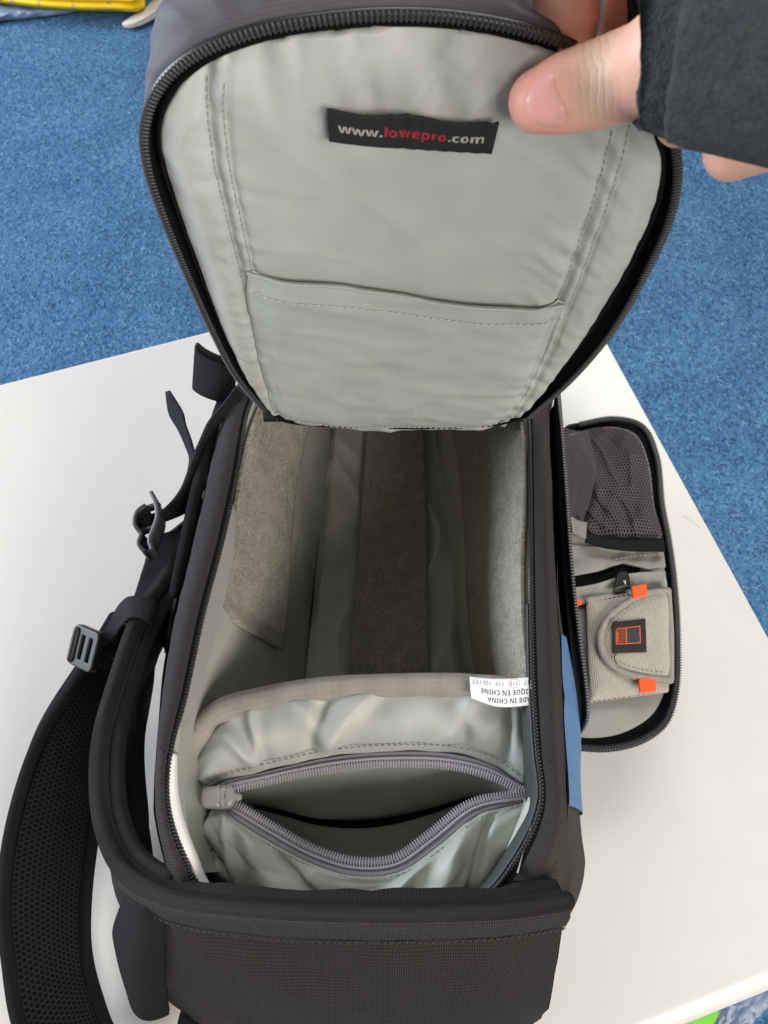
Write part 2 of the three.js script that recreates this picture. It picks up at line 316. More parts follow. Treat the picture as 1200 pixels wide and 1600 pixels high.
// outer shell
const ctr = V(0, 0, -0.17), outN = rimOut.map((p, k) => { const a = rimOut[(k + 1) % rimOut.length], b = rimOut[(k + rimOut.length - 1) % rimOut.length], t = a.clone().sub(b); const n = V(t.z, 0, -t.x).normalize(); return n.dot(p.clone().sub(ctr)) < 0 ? n.negate() : n; });
const shellRow = (y, o) => rimOut.map((p, k) => { return p.clone().addScaledVector(outN[k], o > 0 && (p.x < -0.05 || (p.x > 0.05 && p.z < -0.115)) ? o * 0.3 : p.x > 0.05 ? o * 1.05 : o).setY(y); });
const shellS = surface([rimOut, shellRow(0.165, 0.008), shellRow(0.125, 0.018), shellRow(0.06, 0.018), shellRow(0.012, 0.006), shellRow(0.0015, -0.02)], { closed: true, index: true });
const wrinkle = (f, a) => (u, v, p) => a * (fbm(p.x * f, p.y * f, p.z * f) + 0.6 * ridge(p.x * f * 1.3 + 4, p.y * f * 0.8, p.z * f * 1.1));
BP('shell', sheet(shellS, 260, 40, { closed: true, disp: wrinkle(16, 0.002) }), M.outer);
const floorRow = shellRow(0.0015, -0.02);
BP('base_panel', fill(floorRow.map((p) => [p.x, p.z]), (a, b) => V(a, 0.002, b), { na: 80, nr: 4 }), M.black);
BP('rim_band', sheet(rimS, 320, 10, { closed: true, disp: (u, v, p) => 0.0006 * fbm(p.x * 40, p.z * 40, 1) }), M.outer);
const N0 = rimIn.length, uOf = (k) => k / N0;
// blue panels on the sides, between boot and head of the bag
const shellOut = Math.sign(normalAt(shellS, uOf(18), 0.4).x);
BP('side_panel', sheet(shellS, 60, 20, { u0: uOf(17.6), u1: uOf(19.7), v0: 0.0, v1: 0.78, off: 0.0009 * shellOut, disp: (u, v, p) => wrinkle(16, 0.002)(u, v, p) + shellOut * 0.0008 * sstep(0, 0.15, v) }), M.blue);
BP('side_panel', sheet(shellS, 60, 20, { u0: uOf(3.0), u1: uOf(5), v0: 0.05, v1: 0.78, off: 0.0009 * shellOut }), mat({ color: 0x1b2c42, bumpMap: weave, bumpScale: 0.0004, roughness: 0.75 }), null, 'blue side panel of the backpack, shade of the strap put into its dark colour');  // darker copy of the blue panel, shade put into its colour
// stitched fold along the rim band
for (const [a, b] of [[2, 9.4], [15, 21.6]]) {
  const line = (v, o) => Array.from({ length: 40 }, (_, i) => { const u = lerp(uOf(a), uOf(b), i / 39); return rimS(u, v).add(V(0, o, 0)); });
  BP('stitching', stitches(line(0.82, 0.0006), V(0, 1, 0), 0.0003), M.threadDark, 'stuff');
  BP('zip_tape', sheet(rimS, 120, 4, { u0: uOf(a), u1: uOf(b), v0: 0.86, v1: 1, off: 0, disp: () => 0.0008 * (normalAt(rimS, uOf(5), 0.9).y > 0 ? 1 : -1) }), M.black);
  const zl = Array.from({ length: 60 }, (_, i) => rimS(lerp(uOf(a < 10 ? 1.4 : 15), uOf(a < 10 ? 9.4 : 22), i / 59), 1));
  BP('zip_coil', tube(zl, 0.0013, 160, 6), M.coil);
  BP('zip_teeth', teeth(zl, V(0, 1, 0), 0.0019, 0.0034, 0.00075, false, 0.0009), M.coil, 'stuff');
}
{ // ridge line with a lighter twill tape on the right band, inner half
  BP('twill_tape', sheet(rimS, 120, 6, { u0: uOf(15), u1: uOf(21.4), v0: 0.45, v1: 0.84, disp: () => 0.0011 * Math.sign(normalAt(rimS, uOf(18), 0.6).y) }), M.twill);
  BP('twill_tape', sheet(rimS, 140, 6, { u0: uOf(4), u1: uOf(9.6), v0: 0.15, v1: 0.84, disp: () => 0.0011 * Math.sign(normalAt(rimS, uOf(7), 0.6).y) }), M.twill);
}
// rear top panel behind the hinge
BP('rear_panel', fill([[-0.083, -0.287], [-0.088, -0.315], [-0.07, -0.365], [0, -0.38], [0.085, -0.365], [0.105, -0.315], [0.095, -0.287], [0, -0.285]], (a, b, r) => V(a, 0.172 + 0.012 * (1 - r * r) + 0.002 * fbm(a * 30, b * 30), b), { na: 100, nr: 14, thick: 0.006 }), M.outer);

BP('hinge_strip', loft([[V(-0.078, 0.193, -0.266), V(0, 0.193, -0.267), V(0.09, 0.193, -0.266)], [V(-0.082, 0.182, -0.292), V(0, 0.184, -0.292), V(0.095, 0.182, -0.292)]], 40, 8, { thick: 0.003 }), M.trim);
// interior walls
const zs = [-0.372, -0.27, -0.15, -0.05, 0.0];
const row = (xs, ys) => zs.map((z, i) => V(xs[i], Array.isArray(ys) ? ys[i] : ys, z));
const LA = row([-0.062, -0.0925, -0.103, -0.114, -0.098], [0.165, 0.183, 0.185, 0.185, 0.183]), LB = row([-0.06, -0.089, -0.099, -0.112, -0.098], [0.155, 0.168, 0.168, 0.168, 0.168]), LC = row([-0.055, -0.0715, -0.074, -0.084, -0.085], 0.09), LD = row([-0.046, -0.053, -0.06, -0.065, -0.07], 0.022);
const RA = row([0.07, 0.0955, 0.0875, 0.084, 0.068], [0.168, 0.186, 0.186, 0.186, 0.186]), RB = row([0.066, 0.0905, 0.0825, 0.083, 0.067], [0.16, 0.174, 0.174, 0.174, 0.174]), RB2 = row([0.064, 0.0855, 0.0785, 0.0825, 0.066], 0.15), RC = row([0.058, 0.069, 0.0695, 0.08, 0.063], 0.09), RD = row([0.048, 0.054, 0.0595, 0.062, 0.058], 0.022);
const leftS = surface([LA, LB, LC, LD]), rightS = surface([RD, RC, RB2, RB, RA]), floorS = surface([LD, row([0, 0, 0, 0, 0], 0.02), RD]);
const inWr = (sgn) => (u, v, p) => sgn * (0.0018 * fbm(p.x * 20, p.y * 14, p.z * 9) + 0.0032 * ridge(p.x * 26 + p.z * 7, p.y * 22, p.z * 9) * sstep(0, 0.2, v) * sstep(1, 0.75, v));
const upL = Math.sign(normalAt(leftS, 0.5, 0.5).x), upR = -Math.sign(normalAt(rightS, 0.5, 0.5).x), upF = Math.sign(normalAt(floorS, 0.5, 0.5).y);
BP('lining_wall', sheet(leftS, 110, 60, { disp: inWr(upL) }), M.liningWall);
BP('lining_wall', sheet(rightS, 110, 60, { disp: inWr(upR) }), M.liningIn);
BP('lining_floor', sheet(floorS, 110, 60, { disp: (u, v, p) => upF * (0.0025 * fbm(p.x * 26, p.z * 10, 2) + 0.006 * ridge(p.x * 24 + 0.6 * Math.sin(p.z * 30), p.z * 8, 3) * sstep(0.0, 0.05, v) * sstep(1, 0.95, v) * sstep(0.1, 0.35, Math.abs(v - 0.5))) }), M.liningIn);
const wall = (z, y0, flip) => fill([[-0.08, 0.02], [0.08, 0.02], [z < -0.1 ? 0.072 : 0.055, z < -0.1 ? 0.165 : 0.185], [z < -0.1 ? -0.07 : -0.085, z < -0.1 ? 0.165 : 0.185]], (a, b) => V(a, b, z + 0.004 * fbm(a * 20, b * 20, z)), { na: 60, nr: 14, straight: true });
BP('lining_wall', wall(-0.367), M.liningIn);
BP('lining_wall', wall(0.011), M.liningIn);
const vel = (a) => (u, v, p) => a * 0.0004 * fbm(p.x * 200, p.y * 200, p.z * 200);
BP('hook_strip', sheet(leftS, 70, 40, { u0: 0.08, u1: 0.625, v0: (a) => 0.2 + 0.2 * sstep(0.93, 1, a), v1: (a) => lerp(0.66, 0.66, a), off: 0.0058 * upL, disp: vel(1), thick: 0.0025 * upL }), M.velcro);
BP('hook_strip', sheet(rightS, 90, 40, { u0: 0.08, u1: 0.735, v0: 0.2, v1: 0.93, off: 0.0058 * upR, disp: vel(1), thick: 0.0025 * upR }), M.velcro);
BP('hook_strip', sheet(floorS, 70, 30, { u0: 0.0, u1: 0.685, v0: (a) => lerp(0.34, 0.27, a), v1: (a) => lerp(0.87, 0.78, a), off: 0.0085 * upF, disp: vel(1), thick: 0.002 * upF }), M.velcro);
// binding and pale foam inside the left zip
{
  const a = (v) => Array.from({ length: 30 }, (_, i) => { const u = lerp(uOf(4.5), uOf(7.6), i / 29), p = rimS(u, 1); return p.add(V(v > 0.001 ? 0.0008 + v * Math.sin(Math.PI * i / 29) ** 0.6 : v, v > 0.001 ? -0.004 : -0.0005, 0)); });
  BP('binding_tape', loft([a(0.0008), a(0.0085)], 80, 6, { thick: 0.001 }), M.binding);
  const b = (v, y) => Array.from({ length: 24 }, (_, i) => { const u = lerp(uOf(0.9), uOf(4), i / 23), p = rimS(u, 1), k = Math.sin(Math.PI * i / 23); return p.add(V(v * (0.3 + k), y, -v * 0.4)); });
  BP('foam_edge', loft([b(0.0008, -0.001), b(0.0022, -0.001), b(0.003, -0.007)], 60, 6, { thick: 0.0015 }), M.foam);
}

// ---------------------------------------------------------------- lid
const lidTilt = Math.atan2(0.022, 0.27), LO = V(0, 0.19, -0.262), LU = V(0, Math.cos(lidTilt), Math.sin(lidTilt)), LN = V(0, -Math.sin(lidTilt), Math.cos(lidTilt));
function L2(px, py, h = 0) { const r = ray(px, py), o = V(0, CAM_H, 0).sub(LO).addScaledVector(LN, -h), t = -o.dot(LN) / r.dot(LN), p = D(px, py, t).sub(LO); return [p.x, p.dot(LU)]; }
const l2h = (list, h) => list.map(([x, y]) => L2(x, y, h));
const l2 = (list) => list.map(([x, y]) => L2(x, y));
const lp = (a, b, h) => LO.clone().add(V(a, 0, 0)).addScaledVector(LU, b).addScaledVector(LN, h);
const outline = l2([[415, 640], [370, 585], [333, 515], [295, 430], [258, 340], [232, 262], [226, 200], [248, 135], [300, 85], [395, 46], [500, 27], [600, 19], [700, 22], [800, 38], [880, 63], [960, 105], [1030, 170], [1057, 240], [1050, 325], [1010, 420], [955, 515], [890, 592], [825, 650], [780, 662], [615, 666], [450, 657]]);
const liningO = l2h([[432, 655], [392, 600], [352, 525], [312, 425], [280, 335], [256, 260], [252, 200], [272, 150], [325, 103], [410, 70], [500, 53], [600, 46], [700, 49], [800, 66], [880, 92], [950, 138], [1010, 195], [1032, 245], [1026, 320], [990, 405], [938, 492], [880, 570], [808, 655], [775, 667], [615, 672], [455, 664]], 0.002);
const seamL = l2h([[322, 60], [324, 110], [324, 180], [337, 270], [357, 350], [377, 430], [390, 490], [403, 550], [420, 615], [437, 665]], 0.006);
const seamR = l2h([[985, 100], [966, 190], [945, 270], [920, 345], [893, 420], [868, 485], [842, 560], [812, 628], [782, 672]], 0.006);
const seamAt = (s, b) => { for (let k = 0; k < s.length - 1; k++) if (b <= s[k][1] && b >= s[k + 1][1]) { const t = (b - s[k][1]) / (s[k + 1][1] - s[k][1]); return lerp(s[k][0], s[k + 1][0], t); } return b > s[0][1] ? s[0][0] : s[s.length - 1][0]; };
const ringL = resample(liningO.map(([a, b]) => V(a, b, 0)), 360, true).slice(0, 360), cenL = ringL.reduce((s, p) => s.add(p), V(0, 0, 0)).multiplyScalar(1 / 360);
const angL = ringL.map((p) => [Math.atan2(p.y - cenL.y, p.x - cenL.x), Math.hypot(p.x - cenL.x, p.y - cenL.y)]).sort((p, q) => p[0] - q[0]);
function lidRho(a, b) { const t = Math.atan2(b - cenL.y, a - cenL.x), d = Math.hypot(a - cenL.x, b - cenL.y); let lo = 0, hi = 359; while (hi - lo > 1) { const m = (lo + hi) >> 1; if (angL[m][0] > t) hi = m; else lo = m; } return clamp(d / lerp(angL[lo][1], angL[hi][1], clamp((t - angL[lo][0]) / (angL[hi][0] - angL[lo][0] || 1)))); }
const l2s = (list, e = 0) => list.map(([x, y]) => { let h = 0.004, p; for (let k = 0; k < 5; k++) { p = L2(x, y, h); h = lidH(p[0], p[1], lidRho(...p)) + e; } return p; });
const TOPB = Math.max(...liningO.map((p) => p[1]));
function lidH(a, b, rho) {
  const dl = a - seamAt(seamL, b), dr = a - seamAt(seamR, b), r = rho === undefined ? 0.6 : rho;
  let h = 0.0075 * (1 - Math.pow(r, 7)) - 0.001;
  h -= 0.0028 * (Math.exp(-(((dl) / 0.0022) ** 2)) + Math.exp(-(((dr) / 0.0022) ** 2)));
  h -= 0.0012 * (Math.exp(-(((dl - 0.006) / 0.0015) ** 2)) + Math.exp(-(((dr - 0.0058) / 0.0015) ** 2)));
  h += 0.0035 * Math.exp(-(((dl + 0.011) / 0.008) ** 2)) + 0.0035 * Math.exp(-(((dr - 0.016) / 0.009) ** 2));          // puffed borders
  const nl = Math.exp(-((dl / 0.012) ** 2)), nrr = Math.exp(-((dr / 0.016) ** 2));
  h += 0.0009 * nl * noise(b * 190 + a * 70, a * 20, 4) + 0.0016 * nrr * noise(b * 130 + a * 110, a * 20, 9);
  h += 0.0007 * Math.pow(r, 8) * noise(b * 150 + a * 60, a * 90, 2);                                            // gathers at the edge
  const top = sstep(TOPB - 0.055, TOPB - 0.006, b);
  h += top * (0.0045 * noise(a * 55 + (b - TOPB) * 26, b * 10, 1) + 0.0028 * ridge(a * 46 - (b - TOPB) * 30, b * 6, 5) + 0.002 * noise(a * 130, b * 22, 6));
  h += 0.0014 * fbm(a * 15, b * 9, 8) * (1 - r * 0.6) + 0.0005 * ridge(a * 22 + b * 26, b * 14 - a * 8, 2);
  h += 0.0007 * (nl + nrr) * ridge(a * 70 + b * 60, b * 40 - a * 20, 6) + 0.0005 * top * ridge(a * 110, b * 24, 14);
  return h;
}
const lidLining = BP('lid_lining', fill(liningO, (a, b, r) => lp(a, b, lidH(a, b, r)), { na: 340, nr: 110, thick: 0.003 }), M.lining);
// zip tape, coil and teeth round the lid
const outline3 = (h, k = 1) => outline.map(([a, b]) => lp(a * k, b, h)), lining3 = (h) => liningO.map(([a, b]) => lp(a, b, h));
BP('lid_zip_tape', loft([outline3(0.0005), outline3(-0.004).map((p, i) => p.lerp(lining3(-0.006)[i], 0.5)), lining3(0.001)], 260, 8, { closed: true, index: true, thick: 0.001 }), M.black);
{
  const zip = outline.slice(0, 23).map(([a, b]) => lp(a, b, 0.0005));
  BP('zip_coil', tube(zip, 0.0019, 320, 8), M.coil);
  BP('zip_teeth', teeth(zip, LN, 0.0018, 0.0041, 0.00068, false, 0.0013), M.plasticGrey.clone(), 'stuff').material.color.set(0x3a393a);
}
// outer cover of the lid: a shallow tray behind the zip
{
  const loop = (dep, grow, dent, lift = 0) => outline.map(([a, b]) => { const k = sstep(0.0, 0.2, b), cx = 0.012, s = 1 + grow * k; return lp(cx + (a - cx) * s, b + lift * sstep(0.12, 0.25, b) - dent * sstep(0.022, 0.06, a) * (1 - 0.75 * sstep(0.078, 0.1, a)) * k, -0.0004 - dep * k); });
  const s = surface([loop(0, 0.002, 0, 0.0004), loop(0.004, -0.004, 0.004, 0.0045), loop(0.014, -0.02, 0.022, 0.0075), loop(0.035, -0.06, 0.03, 0.008), loop(0.065, -0.1, 0.035, 0.004), loop(0.082, -0.2, 0.04), loop(0.088, -0.6, 0.03), loop(0.09, -1, 0.03)], { closed: true, index: true });
  BP('lid_cover', sheet(s, 260, 70, { closed: true, disp: (u, v, p) => sstep(0.43, 0.46, p.y) * 0.0035 * sstep(0.002, 0.02, -0.238 - p.z) * fbm(p.x * 26, p.y * 22, p.z * 18) + sstep(0.43, 0.46, p.y) * 0.0035 * sstep(0.001, 0.012, -0.238 - p.z) * ridge(p.x * 42 - p.z * 30, p.y * 20, p.z * 26 + 3) + 0.004 * sstep(0.03, 0.05, -0.24 - p.z) * ridge(p.x * 30 + p.z * 20, p.y * 18, p.z * 14) }), mat({ map: weaveTint(0.33, 0.315, 0.34, 0.25), bumpMap: fine, bumpScale: 0.0002, roughness: 0.55 }));
}
// stitched seams
const seam3 = (s, d, from = 0) => s.slice(from).map(([a, b]) => lp(a + d, b, 0)).map((p) => { const b = p.clone().sub(LO).dot(LU); return lp(p.x, b, 0.0012 + lidH(p.x, b, lidRho(p.x, b))); });
const dense = (s) => { const c = new THREE.CatmullRomCurve3(s.map(([a, b]) => V(a, b, 0)), false, 'centripetal'); return c.getSpacedPoints(60).map((p) => [p.x, p.y]); };
for (const [s, d] of [[seamL, 0], [seamL, 0.006], [seamR, 0], [seamR, 0.0058]]) part('stitching', stitches(seam3(dense(s).slice(0, 58), d, 4), LN, 0.00026, 0.0026, 0.0006), d ? M.threadWhite : M.thread, lidLining, 'stuff');
// pocket on the lower third of the lining
{
  const hem = dense(l2s([[389, 422], [440, 430], [505, 434], [560, 440], [640, 453], [720, 466], [800, 471], [881, 472]]));
  const right = dense(l2s([[881, 472], [868, 500], [842, 565], [812, 630], [790, 668]])), bot = dense(l2s([[790, 668], [700, 670], [615, 671], [520, 667], [433, 658]])), left = dense(l2s([[433, 658], [420, 615], [403, 550], [393, 500], [385, 455], [389, 422]]));
  const N = 61, C = [];
  const s2 = (u, v) => { const t = hem[Math.round(u * 60)], b = bot[60 - Math.round(u * 60)], l = left[60 - Math.round(v * 60)], r = right[Math.round(v * 60)];
    const c00 = hem[0], c10 = hem[60], c01 = bot[60], c11 = bot[0];
    return [0, 1].map((k) => (1 - v) * t[k] + v * b[k] + (1 - u) * l[k] + u * r[k] - ((1 - u) * (1 - v) * c00[k] + u * (1 - v) * c10[k] + (1 - u) * v * c01[k] + u * v * c11[k])); };
  const P = [], Nn = [], uv = [], n = 60;
  for (let j = 0; j <= n; j++) for (let i = 0; i <= n; i++) {
    const u = i / n, v = j / n, [a, b] = s2(u, v), e = Math.min(u, 1 - u);
    const h = lidH(a, b, lidRho(a, b)) + 0.0014 + 0.0022 * sstep(0, 0.12, e) * (1 - v * 0.6) + 0.0009 * fbm(a * 24, b * 26, 3) - 0.0015 * sstep(0.85, 1, v) + 0.0008 * ridge(a * 20 + b * 16, b * 30, 12) * sstep(0, 0.15, e);
    P.push(lp(a, b, h)); Nn.push(LN); uv.push([u, 1 - v]);
  }
  const cv = document.createElement('canvas'); cv.width = 1024; cv.height = 512; const x = cv.getContext('2d');
  x.fillStyle = 'rgb(182,187,182)'; x.fillRect(0, 0, 1024, 512);
  for (let k = 0; k < 260; k++) { x.fillStyle = `rgba(${k % 2 ? '160,165,160' : '205,206,198'},${0.02 + 0.03 * rnd()})`; x.beginPath(); x.ellipse(rnd() * 1024, rnd() * 512, 20 + rnd() * 80, 10 + rnd() * 30, rnd() * 3, 0, 6.3); x.fill(); }
  for (let k = 0; k < 512; k += 2) { x.fillStyle = `rgba(120,122,112,${0.02 + 0.07 * rnd()})`; x.fillRect(k * 2, 0, 2, 512); }
  x.strokeStyle = 'rgba(232,232,222,0.55)'; x.lineWidth = 3; x.lineCap = 'round';
  x.beginPath(); x.arc(560, 370, 42, -0.9, 0.9); x.stroke();
  x.beginPath(); x.arc(480, 420, 26, 2, 4.4); x.stroke();
  x.beginPath(); x.moveTo(440, 405); x.quadraticCurveTo(500, 440, 560, 425); x.stroke();
  x.strokeStyle = 'rgba(235,235,225,0.28)'; x.lineWidth = 2;
  for (let k = 0; k < 26; k++) { const a = 380 + rnd() * 260, b = 300 + rnd() * 180; x.beginPath(); x.moveTo(a, b); x.lineTo(a + (rnd() - 0.5) * 40, b + (rnd() - 0.5) * 30); x.stroke(); }
  const ct = new THREE.CanvasTexture(cv); ct.colorSpace = THREE.SRGBColorSpace;
  const g = gridGeo(P, Nn, n, n, uv, 0.0012, false);
  const pk = BP('lid_pocket', g, phys({ map: ct, bumpMap: again(fine, 0.18, 0.3), bumpScale: 0.00015, roughness: 0.5 }));
  const at = (j) => Array.from({ length: 21 }, (_, i) => P[j * (n + 1) + i * 3].clone().addScaledVector(LN, 0.0006));
  part('hem', tube(at(0), 0.0008, 120, 8), M.lining, pk);
  part('stitching', stitches(at(5), LN, 0.0004), M.threadWhite, pk, 'stuff');
  part('stitching', stitches(at(55), LN, 0.0004), M.thread, pk, 'stuff');
}
// woven web-address label
{
  const cv = document.createElement('canvas'); cv.width = 1024; cv.height = 224; const x = cv.getContext('2d');
  x.fillStyle = '#1d1c1d'; x.fillRect(0, 0, 1024, 224);
  for (let k = 0; k < 224; k += 4) { x.fillStyle = `rgba(70,68,68,${0.1 + 0.15 * rnd()})`; x.fillRect(0, k, 1024, 1.5); }
  x.font = 'bold 96px sans-serif'; x.textBaseline = 'alphabetic';
  const runs = [['www.', '#c9c5bb'], ['lowepro', '#c4202f'], ['.com', '#c9c5bb']], total = runs.reduce((s, [t]) => s + x.measureText(t).width, 0), k = 900 / total;
  let px = 62; x.save(); for (const [t, c] of runs) { x.fillStyle = c; x.save(); x.translate(px, 142); x.scale(k, 0.92); x.fillText(t, 0, 0); x.restore(); px += x.measureText(t).width * k; } x.restore();
  for (let q = 0; q < 224; q += 4) { x.fillStyle = 'rgba(20,20,20,0.22)'; x.fillRect(0, q, 1024, 1.2); }
  const t = new THREE.CanvasTexture(cv); t.colorSpace = THREE.SRGBColorSpace;
  const top = dense(l2s([[511, 154], [570, 160], [640, 167], [710, 173], [777, 176]])), bot = dense(l2s([[514, 210], [570, 214], [640, 221], [710, 226], [768, 229]]));
  const labH = (a, b) => { let m = 0; for (let k = -3; k <= 3; k++) m = Math.max(m, lidH(a + k * 0.006, b, 0.4)); return m; };
  const up = (s) => s.map(([a, b]) => lp(a, b, labH(a, b) + 0.0012));
  const lab = BP('web_label', loft([up(bot), up(top)].reverse(), 60, 10, { unit: true, thick: 0.001 }), mat({ map: t, roughness: 0.85, bumpMap: again(fine, 0.3, 0.8), bumpScale: 0.0002 }));
  const ins_ = l2s([[519, 162], [640, 173], [768, 182], [760, 222], [640, 214], [521, 204]]).map(([a, b]) => lp(a, b, labH(a, b) + 0.0016));
  part('stitching', stitches([...ins_.slice(0, 3)], LN, 0.00025), mat({ color: 0x2e2d2e, roughness: 0.8 }), lab, 'stuff');
  part('stitching', stitches([...ins_.slice(3)], LN, 0.00025), mat({ color: 0x2e2d2e, roughness: 0.8 }), lab, 'stuff');
}

// ---------------------------------------------------------------- padded strap: left side, round the corner and across the front
const T = cY([[303, 832, 0.15], [262, 900, 0.155], [217, 965, 0.16], [182, 1060, 0.16], [157, 1150, 0.16], [152, 1220, 0.162], [160, 1290, 0.165], [188, 1352, 0.172], [252, 1394, 0.182], [400, 1414, 0.195], [600, 1421, 0.2], [800, 1415, 0.198], [884, 1404, 0.19]]);
const Bt = cY([[292, 880, 0.13], [264, 940, 0.12], [234, 1010, 0.1], [214, 1090, 0.07], [205, 1160, 0.085], [205, 1230, 0.085], [216, 1365, 0.075], [222, 1490, 0.05], [265, 1565, 0.045], [400, 1640, 0.03], [600, 1655, 0.03], [760, 1635, 0.03], [832, 1605, 0.03]]);
{
  const mrow = T.map((p, k) => { const q = p.clone().lerp(Bt[k], 0.45), w = k > 7 ? 1 : 0; return q.add(V(-0.006 * (1 - w), 0, 0.014 * w)); });
  const s = surface([T, mrow, Bt], { index: true });
  const face = Math.sign(normalAt(s, 0.85, 0.5).z);
  const pad = BP('padded_strap', sheet(s, 200, 40, { thick: 0.011 * face, off: 0, disp: (u, v, p) => face * (0.0022 * fbm(p.x * 18, p.y * 18, p.z * 18) + 0.002 * ridge(p.x * 16 + p.y * 16, p.y * 14, p.z * 10)), swap: false }), M.band);
  const at = (u, v, o) => s(u, v).addScaledVector(normalAt(s, u, v), face * o);
  const line = (v, o, u0 = 0, u1 = 1, n = 70) => Array.from({ length: n }, (_, i) => at(lerp(u0, u1, i / (n - 1)), v, o));
  part('piping', tube(line(0.01, 0.0), 0.0048, 200, 12), M.roll, pad);
  part('piping', tube(line(0.015, -0.0105, 0, 0.66), 0.0046, 160, 12), M.roll, pad);
  part('hem_roll', sheet(surface([line(-0.0, -0.005, 0.6, 1), line(0.02, 0.006, 0.6, 1), line(0.1, 0.0035, 0.6, 1)]), 90, 12, {}), M.roll, pad);
  part('stitching', stitches(line(0.115, 0.0032, 0.62, 1), (p) => V(0, 0.7, 0.7), 0.0004), M.threadDark, pad, 'stuff');
  part('stitching', stitches(line(0.1, 0.0042, 0.62, 1), (p) => V(0, 0.7, 0.7), 0.0004), M.threadDark, pad, 'stuff');
  // webbing tab sewn round the corner
  const tabA = cY([[194, 1374, 0.163], [196, 1440, 0.13], [206, 1500, 0.085], [214, 1530, 0.06]]), tabB = cY([[264, 1404, 0.186], [262, 1460, 0.156], [264, 1525, 0.11], [268, 1562, 0.078]]);
  const ts = surface([tabA, tabA.map((p, i) => p.clone().lerp(tabB[i], 0.5).add(V(-0.002, 0.002, 0.008))), tabB]), tf = Math.sign(normalAt(ts, 0.5, 0.5).z);
  BP('webbing_tab', sheet(ts, 40, 20, { disp: (u) => 0.008 * sstep(0.05, 0.4, u), flip: tf, thick: 0.0025 }), M.webDark);
}
// lower mesh-lined shoulder strap
{
  const A = cY([[178, 965, 0.105], [130, 1045, 0.095], [62, 1150, 0.08], [18, 1280, 0.065], [2, 1400, 0.055], [10, 1500, 0.05], [34, 1620, 0.045], [130, 1760, 0.04], [260, 1700, 0.04], [290, 1585, 0.04]]);
  const B = cY([[222, 1005, 0.075], [196, 1080, 0.05], [168, 1180, 0.03], [150, 1300, 0.02], [138, 1400, 0.016], [137, 1480, 0.016], [152, 1550, 0.016], [182, 1620, 0.016], [240, 1640, 0.02], [350, 1575, 0.03]]);
  const mm = A.map((p, i) => p.clone().lerp(B[i], 0.5).add(V(0.002, 0.007, 0)));
  const s = surface([A, mm, B], { index: true }), up = Math.sign(normalAt(s, 0.4, 0.5).y);
  const st = BP('shoulder_strap', sheet(s, 160, 24, { thick: 0.011 * up }), M.black);
  part('mesh_lining', sheet(s, 160, 24, { v0: 0.12, v1: 0.86, off: 0.0016 * up, disp: (u, v, p) => up * 0.001 * fbm(p.x * 30, p.z * 30, 2) }), M.strapNet, st);
  const ln = (v) => Array.from({ length: 60 }, (_, i) => s(i / 59, v).add(V(0, 0.001, 0)));
  part('piping', tube(ln(0.98), 0.0042, 160, 10), M.trim, st);
  part('piping', tube(ln(0.03), 0.0045, 160, 10), M.trim, st);
}
const strip = (name, a, b, m, th = 0.0018, disp) => { const s = surface([a, b]), up = Math.sign(normalAt(s, 0.5, 0.5).y) || 1; return BP(name, sheet(s, 70, 8, { thick: th * up, disp }), m); };
// keeper loop over the padded strap and its buckle
strip('webbing_loop', cY([[143, 1000, 0.128], [162, 985, 0.135], [186, 944, 0.158], [207, 931, 0.174], [237, 935, 0.172], [254, 948, 0.15]]), cY([[156, 1012, 0.128], [172, 1006, 0.132], [188, 980, 0.152], [205, 964, 0.172], [228, 968, 0.172], [246, 985, 0.15]]), M.web);
strip('webbing_loop', cY([[132, 995, 0.128], [146, 1010, 0.126], [178, 1030, 0.118], [196, 1036, 0.11]]), cY([[128, 1024, 0.124], [146, 1036, 0.12], [168, 1048, 0.115], [184, 1056, 0.108]]), M.web);
{
  const o = Y(138, 1013, 0.132), ux = Y(154, 1021, 0.132).sub(Y(121, 1006, 0.122)).normalize(), uy0 = Y(148, 982, 0.136).sub(Y(121, 1040, 0.122)).normalize(), uz = ux.clone().cross(uy0).normalize(), uy = uz.clone().cross(ux);
  const rr = (x0, y0, x1, y1, r, S = THREE.Shape) => { const q = new S(); q.moveTo(x0 + r, y0); q.lineTo(x1 - r, y0); q.absarc(x1 - r, y0 + r, r, -Math.PI / 2, 0); q.lineTo(x1, y1 - r); q.absarc(x1 - r, y1 - r, r, 0, Math.PI / 2); q.lineTo(x0 + r, y1); q.absarc(x0 + r, y1 - r, r, Math.PI / 2, Math.PI); q.lineTo(x0, y0 + r); q.absarc(x0 + r, y0 + r, r, Math.PI, Math.PI * 1.5); return q; };
  const sh = rr(-0.0125, -0.012, 0.0115, 0.012, 0.003);
  sh.holes.push(rr(-0.0045, -0.0085, 0.0005, 0.0085, 0.001, THREE.Path), rr(0.0035, -0.0085, 0.0085, 0.0085, 0.001, THREE.Path));
  const g = new THREE.ExtrudeGeometry(sh, { depth: 0.003, bevelEnabled: true, bevelSize: 0.0011, bevelThickness: 0.0011, bevelSegments: 3, curveSegments: 8 });
  g.applyMatrix4(new THREE.Matrix4().makeBasis(ux, uy, uz).setPosition(o));
  const b = BP('strap_buckle', g, M.plastic);
  const k = new THREE.CapsuleGeometry(0.0026, 0.018, 4, 10); k.applyMatrix4(new THREE.Matrix4().makeBasis(ux, uy, uz).setPosition(o.clone().addScaledVector(ux, -0.0095).addScaledVector(uz, 0.0042)));
  part('buckle_lip', k, M.plastic, b);
}
